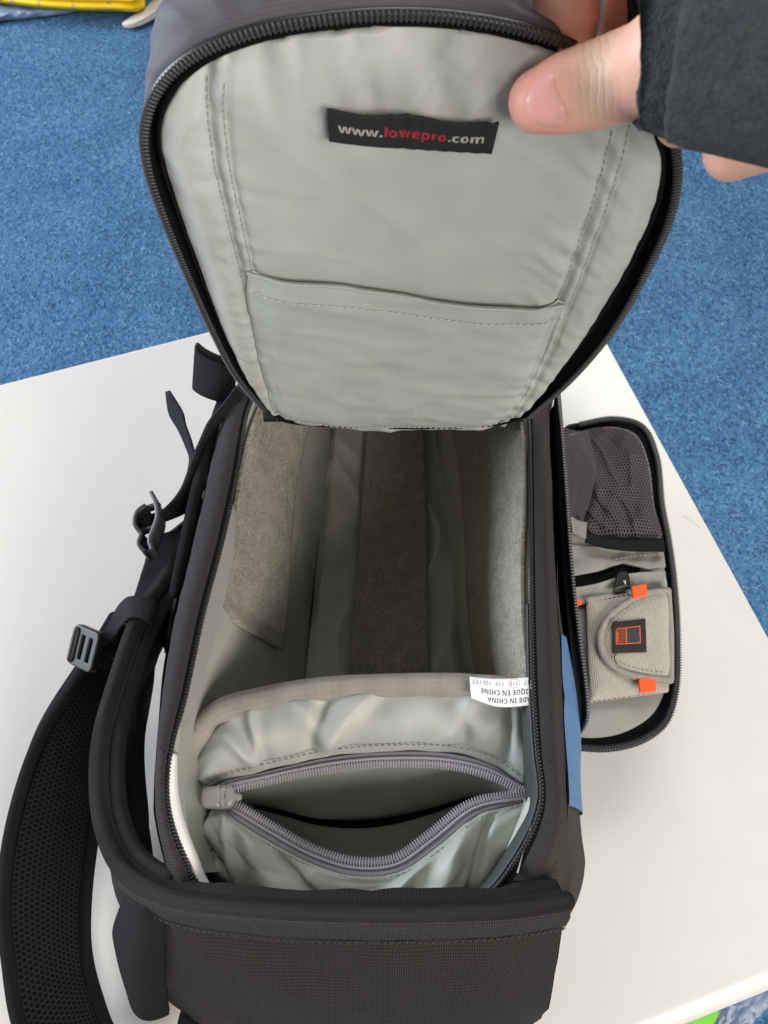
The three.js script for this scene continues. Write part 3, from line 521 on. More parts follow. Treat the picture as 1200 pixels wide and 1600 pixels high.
// load strap, its loose end and the ladder buckle
strip('load_strap', cY([[368, 606, 0.198], [348, 633, 0.196], [330, 655, 0.192], [316, 687, 0.188], [305, 711, 0.184], [296, 736, 0.18], [285, 763, 0.175], [267, 788, 0.168], [240, 812, 0.16]]), cY([[382, 616, 0.192], [361, 644, 0.19], [343, 664, 0.186], [328, 684, 0.181], [318, 711, 0.174], [316, 738, 0.168], [314, 766, 0.162], [302, 794, 0.155], [244, 822, 0.15]]), M.web);
strip('loose_strap_end', cY([[258, 612, 0.15], [263, 646, 0.15], [278, 673, 0.154], [289, 698, 0.158], [295, 716, 0.16], [293, 732, 0.16], [284, 760, 0.16], [266, 787, 0.158], [242, 806, 0.156]]), cY([[262, 611, 0.156], [284, 644, 0.158], [288, 664, 0.162], [297, 690, 0.165], [303, 720, 0.168], [301, 745, 0.168], [293, 766, 0.166], [274, 793, 0.163], [246, 813, 0.16]]), M.web);
{
  const wallOf = (l, h, d) => { const a = cY(l, h); return surface([a, a.map((p) => p.clone().add(V(0, -d, 0)))]); };
  const b = BP('ladder_buckle', sheet(wallOf([[238, 766], [246, 786], [248, 806], [242, 826], [236, 842], [240, 857]], 0.174, 0.017), 50, 6, { thick: 0.0024 }), M.plasticGrey);
  part('buckle_side', sheet(wallOf([[229, 790], [216, 801], [213, 818], [223, 832], [219, 848], [229, 859]], 0.171, 0.016), 50, 6, { thick: 0.0024 }), M.plastic, b);
  for (const [p, q] of [[[246, 790], [222, 798]], [[243, 824], [222, 831]], [[238, 850], [222, 853]]]) part('buckle_bar', tube([Y(...p, 0.168), Y(...q, 0.165)], 0.0024, 8, 10), M.plastic, b);
  part('threaded_webbing', loft([cY([[246, 800, 0.162], [232, 806, 0.167], [218, 812, 0.163]]), cY([[242, 826, 0.16], [230, 832, 0.165], [220, 838, 0.16]])], 20, 8, { thick: 0.0015 }), M.webDark, b);
}
// head of the padded strap below the ladder buckle
strip('strap_head', cY([[232, 838, 0.15], [228, 868, 0.148], [218, 905, 0.148], [205, 945, 0.15], [196, 980, 0.148]]), cY([[300, 822, 0.148], [282, 852, 0.15], [258, 892, 0.152], [232, 935, 0.154], [220, 975, 0.152]]), M.trim, 0.008, (u, v, p) => 0.0008 * fbm(p.x * 60, p.z * 60, 1));
strip('strap_wing', cY([[262, 838, 0.146], [300, 806, 0.15], [330, 790, 0.15]]), cY([[262, 858, 0.14], [298, 838, 0.142], [330, 812, 0.142]]), M.trim, 0.006);
// haul loop
{
  const a = cY([[368, 562, 0.19], [346, 556, 0.195], [322, 545, 0.198], [308, 535, 0.2], [304, 545, 0.2], [318, 558, 0.2], [346, 570, 0.198], [362, 576, 0.192]]);
  const b = cY([[368, 618, 0.175], [346, 612, 0.178], [322, 604, 0.18], [306, 596, 0.182], [300, 606, 0.182], [314, 618, 0.182], [342, 628, 0.18], [362, 630, 0.176]]);
  strip('haul_loop', a, b, M.web, 0.0022);
}
// back panel padding between the rim and the straps
{
  const s = surface([cY([[365, 590, 0.17], [340, 668, 0.172], [316, 752, 0.172], [296, 845, 0.172], [277, 935, 0.168], [262, 1010, 0.16]]), cY([[345, 600, 0.15], [326, 670, 0.15], [303, 755, 0.15], [285, 850, 0.148], [268, 940, 0.145], [258, 1020, 0.14]]), cY([[345, 615, 0.11], [335, 690, 0.1], [318, 770, 0.1], [303, 860, 0.1], [288, 945, 0.1], [275, 1020, 0.1]])]);
  BP('back_padding', sheet(s, 90, 24, { disp: (u, v, p) => 0.0015 * fbm(p.x * 40, p.y * 40, p.z * 30) }), M.trim);
  BP('piping', tube(cY([[352, 618, 0.176], [332, 680, 0.176], [309, 762, 0.176], [290, 850, 0.174], [275, 925, 0.17]]), 0.0042, 90, 10), M.trim);
  BP('back_pad', fill([[255, 905], [280, 888], [300, 900], [300, 1000], [285, 1060], [262, 1020], [255, 960]], (a, b, r) => Y(a, b, 0.10 + 0.02 * (1 - r * r)), { na: 60, nr: 12, thick: 0.01, uvf: (a, b) => [a / 2600, b / 2600] }), M.black);
  BP('webbing_tab', fill([[263, 938], [284, 935], [286, 956], [262, 960]], (a, b) => Y(a, b, 0.135), { na: 40, nr: 5, thick: 0.002, straight: true, uvf: (a, b) => [a / 2600, b / 2600] }), M.web);
}

// lint and dust on the cloth
{
  const out = [], put = (p, n) => { const t = V(rnd() - 0.5, rnd() - 0.5, rnd() - 0.5), s = t.clone().cross(n).normalize(), q = n.clone().cross(s); out.push(basis(s, n, q, p, 0.00018 + rnd() * 0.0006, 0.00014, 0.00014)); };
  for (let k = 0; k < 26; k++) { const u = uOf(rnd() < 0.5 ? 3 + rnd() * 6 : 15 + rnd() * 6), v = 0.2 + rnd() * 0.5; put(rimS(u, v).add(V(0, 0.0013, 0)), V(0, 1, 0)); }
  for (let k = 0; k < 22; k++) { const u = rnd() * 0.6, v = 0.36 + rnd() * 0.4; put(floorS(u, v).add(V(0, 0.0092, 0)), V(0, 1, 0)); }
  BP('lint', stamp(ball, out), M.threadWhite, 'stuff');
}
// ---------------------------------------------------------------- side pocket, unzipped and folded out to the right
{
  const inner = cY([[864, 640, 0.176], [868, 700, 0.175], [873, 800, 0.172], [880, 900, 0.168], [890, 1000, 0.164], [899, 1080, 0.158], [902, 1125, 0.15], [893, 1150, 0.13]]);
  const outer = cY([[873, 617, 0.188], [878, 680, 0.185], [884, 760, 0.181], [890, 850, 0.177], [897, 930, 0.172], [907, 1010, 0.167], [916, 1080, 0.16], [917, 1122, 0.152], [901, 1153, 0.132]]);
  BP('pocket_zip_tape', loft([inner, outer.map((p) => p.clone().add(V(-0.002, -0.004, 0))), outer], 120, 12, { thick: 0.0012 }), M.trim);
  BP('zip_coil', tube(outer, 0.0013, 140, 6), M.coil);
  BP('zip_teeth', teeth(outer, V(0.5, 0.85, 0), 0.0019, 0.003, 0.0007, false, 0.0006), mat({ color: 0x6d6a69, roughness: 0.4 }), 'stuff');
  const drop = outer.map((p, i) => p.clone().add(V(-0.006, -0.05, 0)));
  BP('pocket_wall', loft([outer.map((p) => p.clone().add(V(0.0005, -0.002, 0))), drop, drop.map((p) => p.clone().add(V(-0.002, -0.05, 0)))], 100, 14, {}), M.black);
  // the flap
  const FY = 0.07, rim = [[880, 672], [905, 664], [960, 655], [1003, 667], [1025, 712], [1034, 790], [1044, 842], [1053, 910], [1058, 1000], [1055, 1080], [1038, 1130], [1000, 1158], [950, 1170], [895, 1168], [870, 1150], [862, 1000], [862, 800]];
  const inn = [[885, 682], [908, 676], [958, 668], [993, 680], [1012, 720], [1022, 792], [1032, 846], [1040, 912], [1046, 1000], [1040, 1072], [1020, 1115], [985, 1140], [945, 1152], [895, 1150], [872, 1135], [866, 1000], [866, 805]];
  const pm = (a, b, h) => Y(a, b, FY + h), uvm = (a, b, p) => [p.x, -p.z];
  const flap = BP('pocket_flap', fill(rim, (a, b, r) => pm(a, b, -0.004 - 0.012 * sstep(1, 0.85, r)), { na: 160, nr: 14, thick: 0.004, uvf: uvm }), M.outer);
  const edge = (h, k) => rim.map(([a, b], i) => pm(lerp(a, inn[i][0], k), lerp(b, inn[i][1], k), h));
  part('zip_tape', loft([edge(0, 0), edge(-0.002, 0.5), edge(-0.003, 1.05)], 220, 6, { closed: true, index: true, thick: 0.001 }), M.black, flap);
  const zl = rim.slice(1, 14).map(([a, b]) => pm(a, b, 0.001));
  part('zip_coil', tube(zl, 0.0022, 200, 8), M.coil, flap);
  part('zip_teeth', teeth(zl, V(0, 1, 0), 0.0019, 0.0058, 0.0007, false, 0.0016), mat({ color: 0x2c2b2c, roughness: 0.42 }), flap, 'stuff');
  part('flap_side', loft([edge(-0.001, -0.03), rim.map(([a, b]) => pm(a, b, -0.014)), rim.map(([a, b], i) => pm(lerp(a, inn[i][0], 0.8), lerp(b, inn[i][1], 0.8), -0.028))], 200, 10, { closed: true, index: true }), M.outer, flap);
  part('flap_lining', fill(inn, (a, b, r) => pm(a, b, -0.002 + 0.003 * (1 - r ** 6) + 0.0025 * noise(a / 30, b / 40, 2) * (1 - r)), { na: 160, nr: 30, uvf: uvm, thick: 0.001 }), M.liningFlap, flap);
  const pieces = (name, o, h, m, op = {}) => part(name, fill(o, (a, b, r) => pm(a, b, typeof h === 'function' ? h(a, b, r) : h), { na: 100, nr: 16, thick: 0.0012, uvf: uvm, ...op }), m, flap);
  // mesh pocket: dark backing, net, elastic hem
  pieces('pocket_backing', [[884, 690], [905, 677], [958, 670], [992, 682], [1010, 722], [1020, 792], [1030, 838], [980, 845], [915, 838], [890, 800]], 0.0035, mat({ color: 0x1f1d1f, roughness: 0.9 }));
  const fold = (a, b) => 0.006 * noise(a / 26 + b / 90, b / 45, 7) + 0.0045 * ridge(a / 34 - b / 60, b / 60, 3);
  pieces('mesh_pocket', [[890, 690], [908, 674], [958, 667], [994, 679], [1013, 720], [1023, 792], [1033, 843], [980, 844], [914, 836], [906, 760]], (a, b, r) => 0.008 + 0.009 * (1 - r ** 4) + 0.6 * fold(a, b), M.net, { thick: 0, nr: 40, na: 160 });
  part('elastic_hem', loft([[[913, 833], [945, 842], [990, 846], [1035, 842]], [[914, 848], [945, 857], [990, 862], [1038, 862]]].map((l) => l.map(([a, b]) => pm(a, b, 0.0125))), 60, 6, { thick: 0.0025 }), M.trim, flap);
  part('stitching', stitches([[915, 834], [945, 842], [990, 846], [1033, 842]].map(([a, b]) => pm(a, b, 0.0135)), V(0, 1, 0), 0.0006, 0.003, 0.0016), M.black, flap, 'stuff');
  // netting of the gusset, hanging from the pocket zip
  const gus = surface([cY([[880, 668, 0.182], [885, 740, 0.178], [891, 815, 0.175]]), cY([[896, 672, 0.14], [904, 740, 0.14], [903, 820, 0.135]]), cY([[920, 674, 0.09], [932, 738, 0.09], [914, 832, 0.09]])]);
  BP('gusset_net', sheet(gus, 60, 40, { v1: (a) => 0.92 + 0.08 * Math.sin(a * 5), disp: (u, v, p) => 0.002 * noise(p.x * 60, p.y * 40, p.z * 40) }), M.net);
  BP('gusset_lining', sheet(gus, 40, 20, { disp: () => -0.012 }), mat({ color: 0x262325, roughness: 0.9 }));
  BP('gusset_tab', loft([cY([[889, 808, 0.176], [901, 814, 0.15], [913, 816, 0.13]]), cY([[893, 834, 0.176], [901, 838, 0.15], [911, 842, 0.13]])], 16, 6, { thick: 0.002 }), M.binding);
  // slit pocket
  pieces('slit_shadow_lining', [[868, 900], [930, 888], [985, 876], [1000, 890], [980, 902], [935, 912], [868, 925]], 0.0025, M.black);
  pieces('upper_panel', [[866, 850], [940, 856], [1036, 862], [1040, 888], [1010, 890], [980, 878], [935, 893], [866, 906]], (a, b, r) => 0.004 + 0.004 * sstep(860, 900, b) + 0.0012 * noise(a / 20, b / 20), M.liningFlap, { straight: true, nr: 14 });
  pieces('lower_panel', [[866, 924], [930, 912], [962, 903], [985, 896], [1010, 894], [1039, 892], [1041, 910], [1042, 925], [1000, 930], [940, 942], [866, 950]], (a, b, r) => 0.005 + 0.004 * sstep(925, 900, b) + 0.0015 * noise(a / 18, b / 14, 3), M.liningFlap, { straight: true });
  part('stitching', stitches([[960, 874], [1000, 868], [1034, 866]].map(([a, b]) => pm(a, b, 0.0075)), V(0, 1, 0), 0.0003), M.thread, flap, 'stuff');
  {
    const cv = document.createElement('canvas'); cv.width = cv.height = 128; const x = cv.getContext('2d'); x.fillStyle = '#0b0b0c'; x.fillRect(0, 0, 128, 128); x.strokeStyle = '#d8d8d8'; x.lineWidth = 6; x.lineCap = 'round'; x.beginPath(); x.moveTo(72, 62); x.lineTo(88, 88); x.moveTo(88, 88); x.lineTo(82, 60); x.stroke(); x.strokeStyle = '#8d8a80'; x.lineWidth = 4; x.beginPath(); x.moveTo(4, 104); x.lineTo(124, 96); x.stroke();
    const t = new THREE.CanvasTexture(cv); t.colorSpace = THREE.SRGBColorSpace;
    part('pull_tab', loft([[[962, 902], [965, 896], [973, 893], [981, 896], [984, 903]], [[958, 926], [965, 925], [972, 924], [978, 922], [984, 920]]].map((l, j) => l.map(([a, b]) => pm(a, b, 0.0125 - 0.002 * j))), 20, 8, { unit: true, thick: 0.0012 }), mat({ map: t, roughness: 0.7 }), flap);
  }
  // memory-card pocket with ribbed flap
  pieces('ribbed_panel', [[915, 934], [980, 926], [1043, 920], [1046, 990], [1044, 1082], [985, 1090], [922, 1098], [918, 1020]], (a, b, r) => 0.0075 + 0.003 * (1 - r ** 6), M.rib, { straight: true, nr: 20, na: 140 });
  const D0 = [[1042, 925], [1010, 930], [975, 948], [950, 972], [940, 998], [946, 1022], [968, 1044], [1000, 1055], [1045, 1060], [1047, 1000]];
  const card = pieces('card_flap', D0, (a, b, r) => 0.0125 + 0.003 * (1 - r ** 5), M.rib, { nr: 20, na: 140 });
  const dl = [[1043, 923], [1010, 928], [973, 946], [947, 970], [937, 998], [943, 1024], [966, 1047], [1000, 1058], [1046, 1063]].map(([a, b]) => pm(a, b, 0.0135));
  part('piping', tube(dl, 0.0028, 120, 8), M.suede, card);
  part('piping', tube([[1043, 923], [1047, 990], [1047, 1062]].map(([a, b]) => pm(a, b, 0.0125)), 0.0028, 50, 8), M.suede, card);
  part('stitching', stitches([[1040, 933], [1010, 938], [978, 955], [957, 976], [948, 998], [953, 1018], [972, 1037], [1002, 1047], [1038, 1051]].map(([a, b]) => pm(a, b, 0.0162)), V(0, 1, 0), 0.00035, 0.002), M.thread, card, 'stuff');
  {
    const cv = document.createElement('canvas'); cv.width = cv.height = 256; const x = cv.getContext('2d'); x.fillStyle = '#2b2523'; x.fillRect(0, 0, 256, 256);
    for (let k = 0; k < 256; k += 4) { x.fillStyle = `rgba(0,0,0,${0.2 * rnd()})`; x.fillRect(0, k, 256, 2); }
    x.translate(-22, -22); x.scale(1.16, 1.16); x.fillStyle = '#3a3a40'; x.fillRect(114, 70, 86, 104); x.strokeStyle = '#e8692a'; x.lineWidth = 6; x.lineJoin = 'round';
    x.beginPath(); x.moveTo(44, 178); x.lineTo(44, 86); x.lineTo(58, 70); x.lineTo(200, 66); x.lineTo(202, 110); x.lineTo(196, 118); x.lineTo(202, 126); x.lineTo(200, 178); x.closePath(); x.stroke();
    x.beginPath(); x.moveTo(112, 70); x.lineTo(110, 176); x.stroke(); x.beginPath(); x.moveTo(54, 90); x.lineTo(54, 166); x.stroke();
    x.lineWidth = 3.4; for (let k = 0; k < 8; k++) { x.beginPath(); x.moveTo(58, 84 + k * 12); x.lineTo(106, 78 + k * 12); x.stroke(); }
    const t = new THREE.CanvasTexture(cv); t.colorSpace = THREE.SRGBColorSpace;
    part('card_label', loft([[[956, 972], [982, 970], [1008, 967]], [[957, 1021], [982, 1020], [1010, 1019]]].map((l) => l.map(([a, b]) => pm(a, b, 0.0168))), 16, 10, { unit: true, thick: 0.0008 }), mat({ map: t, roughness: 0.8, bumpMap: again(fine, 0.5), bumpScale: 0.0001 }), card);
    part('loose_thread', tube([[963, 1020], [960, 1028], [963, 1036]].map(([a, b]) => pm(a, b, 0.017)), 0.0003, 12, 5), M.black, card);
  }
  const tab = (o, h) => pieces('orange_tab', o, h, M.orange, { straight: true, na: 40, nr: 6 });
  tab([[986, 917], [1009, 913], [1011, 930], [988, 937]], 0.0152); tab([[890, 938], [908, 936], [909, 945], [890, 950]], 0.012); tab([[997, 1061], [1023, 1059], [1025, 1080], [999, 1083]], 0.0148);
  part('stitching', stitches([[925, 1096], [985, 1088], [1040, 1080]].map(([a, b]) => pm(a, b, 0.0088)), V(0, 1, 0), 0.00035), M.threadDark, flap, 'stuff');
  part('stitching', stitches([[892, 948], [920, 942], [985, 928]].map(([a, b]) => pm(a, b, 0.0098)), V(0, 1, 0), 0.00035), M.threadDark, flap, 'stuff');
  pieces('white_glint', [[885, 850], [893, 860], [886, 868]], 0.02, M.foam, { straight: true, na: 30, nr: 4 });  // small white sliver drawn in place of a glint
}

// ---------------------------------------------------------------- zipped insert inside the front end of the bag
const ins = thing('padded_insert', 'light grey padded insert with an open mauve zip inside the near end of the backpack', 'camera insert', V(0, 0.03, -0.05));
{
  const IP = (n, g, m, k, p = ins) => part(n, g, m, p, k);
  const R0 = cY([[284, 1206, 0.146], [304, 1160, 0.155], [342, 1113, 0.163], [410, 1092, 0.166], [500, 1077, 0.168], [600, 1072, 0.168], [735, 1072, 0.168], [815, 1085, 0.166], [836, 1130, 0.16]]);
  const R1 = cY([[302, 1214, 0.150], [322, 1172, 0.158], [360, 1126, 0.165], [413, 1105, 0.168], [500, 1090, 0.17], [600, 1085, 0.17], [735, 1085, 0.17], [805, 1103, 0.168], [826, 1150, 0.16]]);
  const R2 = cY([[330, 1232, 0.150], [352, 1220, 0.151], [400, 1209, 0.152], [450, 1197, 0.152], [510, 1184, 0.152], [600, 1175, 0.152], [700, 1177, 0.152], [768, 1195, 0.152], [818, 1228, 0.151]]);
  const R3 = cY([[345, 1240, 0.1495], [372, 1231, 0.15], [420, 1220, 0.15], [470, 1209, 0.15], [530, 1199, 0.15], [600, 1193, 0.15], [700, 1196, 0.15], [765, 1212, 0.15], [820, 1238, 0.15]]);
  const R4 = cY([[348, 1246, 0.1495], [375, 1262, 0.152], [425, 1292, 0.154], [490, 1328, 0.155], [555, 1347, 0.155], [615, 1343, 0.155], [668, 1307, 0.155], [735, 1257, 0.154], [820, 1242, 0.15]]);
  const R5 = cY([[338, 1252, 0.150], [362, 1276, 0.154], [415, 1311, 0.157], [487, 1349, 0.158], [555, 1369, 0.158], [625, 1362, 0.158], [685, 1322, 0.158], [745, 1274, 0.157], [818, 1254, 0.151]]);
  const R6 = cY([[322, 1300, 0.146], [345, 1340, 0.148], [395, 1378, 0.148], [480, 1402, 0.146], [555, 1410, 0.146], [640, 1408, 0.146], [730, 1400, 0.146], [788, 1345, 0.148], [812, 1285, 0.148]]);
  const R7 = R6.map((p) => p.clone().add(V(0, -0.05, 0.012)));
  const back = R0.map((p) => p.clone().add(V(0, -0.11, -0.012)));
  IP('suede_wall', loft([back, R0.map((p) => p.clone().add(V(0, -0.02, -0.006))), R0], 100, 20, { index: true }), M.suede);
  IP('suede_roll', tube(R0, 0.0072, 160, 14), M.suede);
  // upper panel with folds
  const upS = surface([R0.map((p, i) => p.clone().lerp(R1[i], 0.45).add(V(0, -0.001, 0))), R1, R1.map((p, i) => p.clone().lerp(R2[i], 0.5).add(V(0, 0.006, 0))), R2], { index: true }), s1 = Math.sign(normalAt(upS, 0.5, 0.5).y);
  const folds = (list, u, v) => list.reduce((a, [u0, sl, w, h]) => { const d = (u - u0 - sl * (v - 0.3)) / w; return a + h * Math.exp(-d * d); }, 0);
  const fU = [[0.2, 0.1, 0.025, 0.004], [0.27, 0.05, 0.03, -0.003], [0.33, -0.08, 0.022, 0.004], [0.44, 0.12, 0.03, 0.004], [0.52, -0.1, 0.02, -0.004], [0.6, -0.16, 0.03, 0.0045], [0.7, 0.14, 0.02, -0.004], [0.76, -0.05, 0.025, 0.0045], [0.85, 0.12, 0.022, -0.0035]];
  const fL = [[0.12, 0.12, 0.03, 0.004], [0.22, 0.2, 0.05, 0.007], [0.33, 0.18, 0.018, -0.005], [0.5, -0.02, 0.08, -0.003], [0.63, -0.2, 0.025, 0.004], [0.76, -0.22, 0.045, 0.007], [0.87, -0.2, 0.02, -0.005]];
  const upper = IP('top_panel', sheet(upS, 170, 50, { disp: (u, v, p) => s1 * (folds(fU, u, v) * sstep(0.15, 0.5, v) * sstep(1, 0.75, v) + 0.002 * sstep(0.1, 0.4, v) * noise(p.x * 34 + p.z * 26, p.z * 12, 5) + 0.0015 * ridge(p.x * 24 + p.z * 28, p.z * 14, 6) * sstep(0.15, 0.4, v) * sstep(1, 0.75, v) + 0.0008 * noise(p.x * 90, p.z * 50, 3)), thick: 0.002 * s1 }), M.liningPouch);
  const tU = surface([R2, R3], { index: true }), s2 = Math.sign(normalAt(tU, 0.5, 0.5).y), tL = surface([R4, R5], { index: true }), s3 = Math.sign(normalAt(tL, 0.5, 0.5).y);
  const up = V(0, 1, 0.1).normalize();
  IP('zip_tape', sheet(tU, 140, 6, { off: 0.0012 * s2, thick: 0.001 * s2 }), M.tapeGrey);
  IP('zip_tape', sheet(tL, 140, 6, { v1: 1, off: 0.0012 * s3, thick: 0.001 * s3 }), M.tapeGrey);
  for (const [r, d] of [[R3, 0], [R4, 0]]) {
    const l = r.map((p) => p.clone().add(V(0, 0.002, 0)));
    IP('zip_coil', tube(l, 0.0014, 160, 6), M.coilGrey);
    IP('zip_teeth', teeth(l, up, 0.0016, 0.0066, 0.00062, false, 0.001), M.coilGrey, 'stuff');
    const l2_ = r.map((p, i) => p.clone().lerp(r === R3 ? R2[i] : R5[i], 0.42).add(V(0, 0.0024, 0)));
    IP('zip_cord', tube(l2_, 0.0009, 140, 6), M.coilGrey);
  }
  part('stitching', stitches(R2.map((p, i) => p.clone().lerp(R1[i], 0.1).add(V(0, 0.0042, 0))), up, 0.0004), M.threadDark.clone(), upper, 'stuff').material.color.set(0x86847c);
  // lower panel
  const loS = surface([R5.map((p) => p.clone().add(V(0, 0.0014, 0))), R5.map((p, i) => p.clone().lerp(R6[i], 0.5).add(V(0, 0.006, 0))), R6, R7], { index: true }), s4 = Math.sign(normalAt(loS, 0.5, 0.2).y);
  const lower = IP('front_panel', sheet(loS, 170, 60, { disp: (u, v, p) => s4 * (folds(fL, u, v * 1.4) * sstep(0, 0.2, v) + 0.0025 * noise(p.x * 24 - p.z * 10, p.z * 30, 2) + 0.003 * ridge(p.x * 18 + p.z * 22, p.z * 14 + 3, 4) * sstep(0, 0.12, v) + 0.001 * noise(p.x * 80, p.z * 80, 6)), thick: 0.002 * s4 }), M.liningPouch);
  part('stitching', stitches(R5.map((p, i) => p.clone().lerp(R6[i], 0.06).add(V(0, 0.003, 0))), up, 0.0004), M.thread, lower, 'stuff');
  // cavity under the zip
  const env = (i, n) => Math.pow(Math.max(0, Math.sin(Math.PI * i / (n - 1))), 0.55);
  const cav = (w, d) => R3.map((p, i) => p.clone().lerp(R4[i], w).add(V(0, -d * env(i, R3.length), 0)));
  const cavS = surface([R3, cav(0.1, 0.02), cav(0.38, 0.06), cav(0.62, 0.085), cav(1.1, 0.075), cav(1.2, 0.03), R4], { index: true });
  IP('pouch_lining', sheet(cavS, 120, 50, { disp: (u, v, p) => 0.0025 * noise(p.x * 28, p.y * 30, p.z * 20) }), M.liningPouch);
  const band = Array.from({ length: 30 }, (_, i) => cavS(lerp(0.14, 0.88, i / 29), 0.42).add(V(0, 0.004, 0)));
  const band2 = Array.from({ length: 30 }, (_, i) => cavS(lerp(0.14, 0.88, i / 29), 0.47).add(V(0, 0.004, 0)));
  IP('inner_trim', loft([band, band2], 60, 4, { thick: 0.0012 }), M.black);
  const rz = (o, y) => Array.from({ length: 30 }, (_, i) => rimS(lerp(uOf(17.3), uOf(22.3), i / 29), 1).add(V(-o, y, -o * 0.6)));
  BP('zip_shade_strip', loft([rz(0.001, -0.001), rz(0.003, -0.012), rz(0.001, -0.05)], 80, 10, { thick: 0.0012 }), mat({ color: 0x343633, bumpMap: fine, bumpScale: 0.0001, roughness: 0.6 }));  // added dark strip, stands in for shade on the right lining wall
  // cheeks
  const lc = surface([cY([[282, 1204, 0.145], [274, 1254, 0.138], [282, 1314, 0.13], [314, 1370, 0.125], [370, 1405, 0.12]]), cY([[302, 1208, 0.152], [294, 1258, 0.15], [299, 1316, 0.146], [340, 1366, 0.144], [385, 1398, 0.142]]), cY([[331, 1215, 0.152], [325, 1262, 0.151], [326, 1312, 0.148], [350, 1352, 0.148], [395, 1385, 0.148]])]), s5 = Math.sign(normalAt(lc, 0.5, 0.5).y);
  IP('side_panel', sheet(lc, 60, 20, { off: -0.0004 * s5, disp: (u, v, p) => s5 * 0.002 * fbm(p.x * 40, p.z * 30, 3), thick: 0.002 * s5 }), M.liningPouch);
  IP('stitching', stitches(cY([[328, 1216, 0.1545], [322, 1262, 0.1535], [323, 1312, 0.1505], [348, 1354, 0.1505]]), up, 0.0004), mat({ color: 0x86847c, roughness: 0.9 }), 'stuff');
  // pull
  const pg = fill([[-0.016, -0.006], [-0.006, -0.0085], [0.006, -0.008], [0.0095, -0.003], [0.0095, 0.003], [0.006, 0.008], [-0.006, 0.0085], [-0.016, 0.006]].map(([a, b]) => [a * 0.72, b * 0.72]), (a, b, r) => V(a, 0.0036 * Math.sqrt(Math.max(0, 1 - r ** 3)) - (Math.abs(a) < 0.002 ? 0.0003 : 0), b), { na: 60, nr: 14, thick: 0.004 });
  const c = Y(351, 1246, 0.157); pg.rotateY(0.05); pg.translate(c.x, c.y, c.z);
  const pull = IP('zip_pull', pg, M.pull);
  const kn = new THREE.CapsuleGeometry(0.0022, 0.009, 4, 10); kn.rotateZ(Math.PI / 2); kn.translate(c.x + 0.004, c.y + 0.0042, c.z + 0.0002); part('pull_ridge', kn, M.pull, pull);
}
// sewn-in care label lying over the insert
{
  const cv = document.createElement('canvas'); cv.width = 1024; cv.height = 420; const x = cv.getContext('2d');
  x.fillStyle = '#efeee9'; x.fillRect(0, 0, 1024, 420); x.fillStyle = '#4b4a50'; x.font = 'bold 104px sans-serif';
  x.save(); x.translate(-52, 0); x.scale(0.98, 1);
  x.fillText('MADE IN CHINA', 20, 130); x.fillText('FABRIQUE EN CHINE', -95, 250); x.font = '84px sans-serif'; x.fillText('117', 90, 375); x.fillText('118', 318, 375); x.fillText('119', 540, 375); x.fillText('120 / CT', 745, 375);
  x.strokeStyle = '#b05a60'; x.lineWidth = 6; x.beginPath(); x.ellipse(385, 345, 92, 66, 0, 0, 6.3); x.stroke(); x.restore();
  const t = new THREE.CanvasTexture(cv); t.colorSpace = THREE.SRGBColorSpace; t.center.set(0.5, 0.5); t.rotation = Math.PI;
  BP('care_label', loft([cY([[734, 1058, 0.178], [780, 1061, 0.183], [836, 1058, 0.187]]), cY([[735, 1076, 0.180], [780, 1083, 0.183], [836, 1080, 0.187]]), cY([[737, 1091, 0.178], [778, 1104, 0.18], [836, 1102, 0.186]])], 30, 16, { unit: true, thick: 0.0005 }), mat({ map: t, roughness: 0.7 }));
}

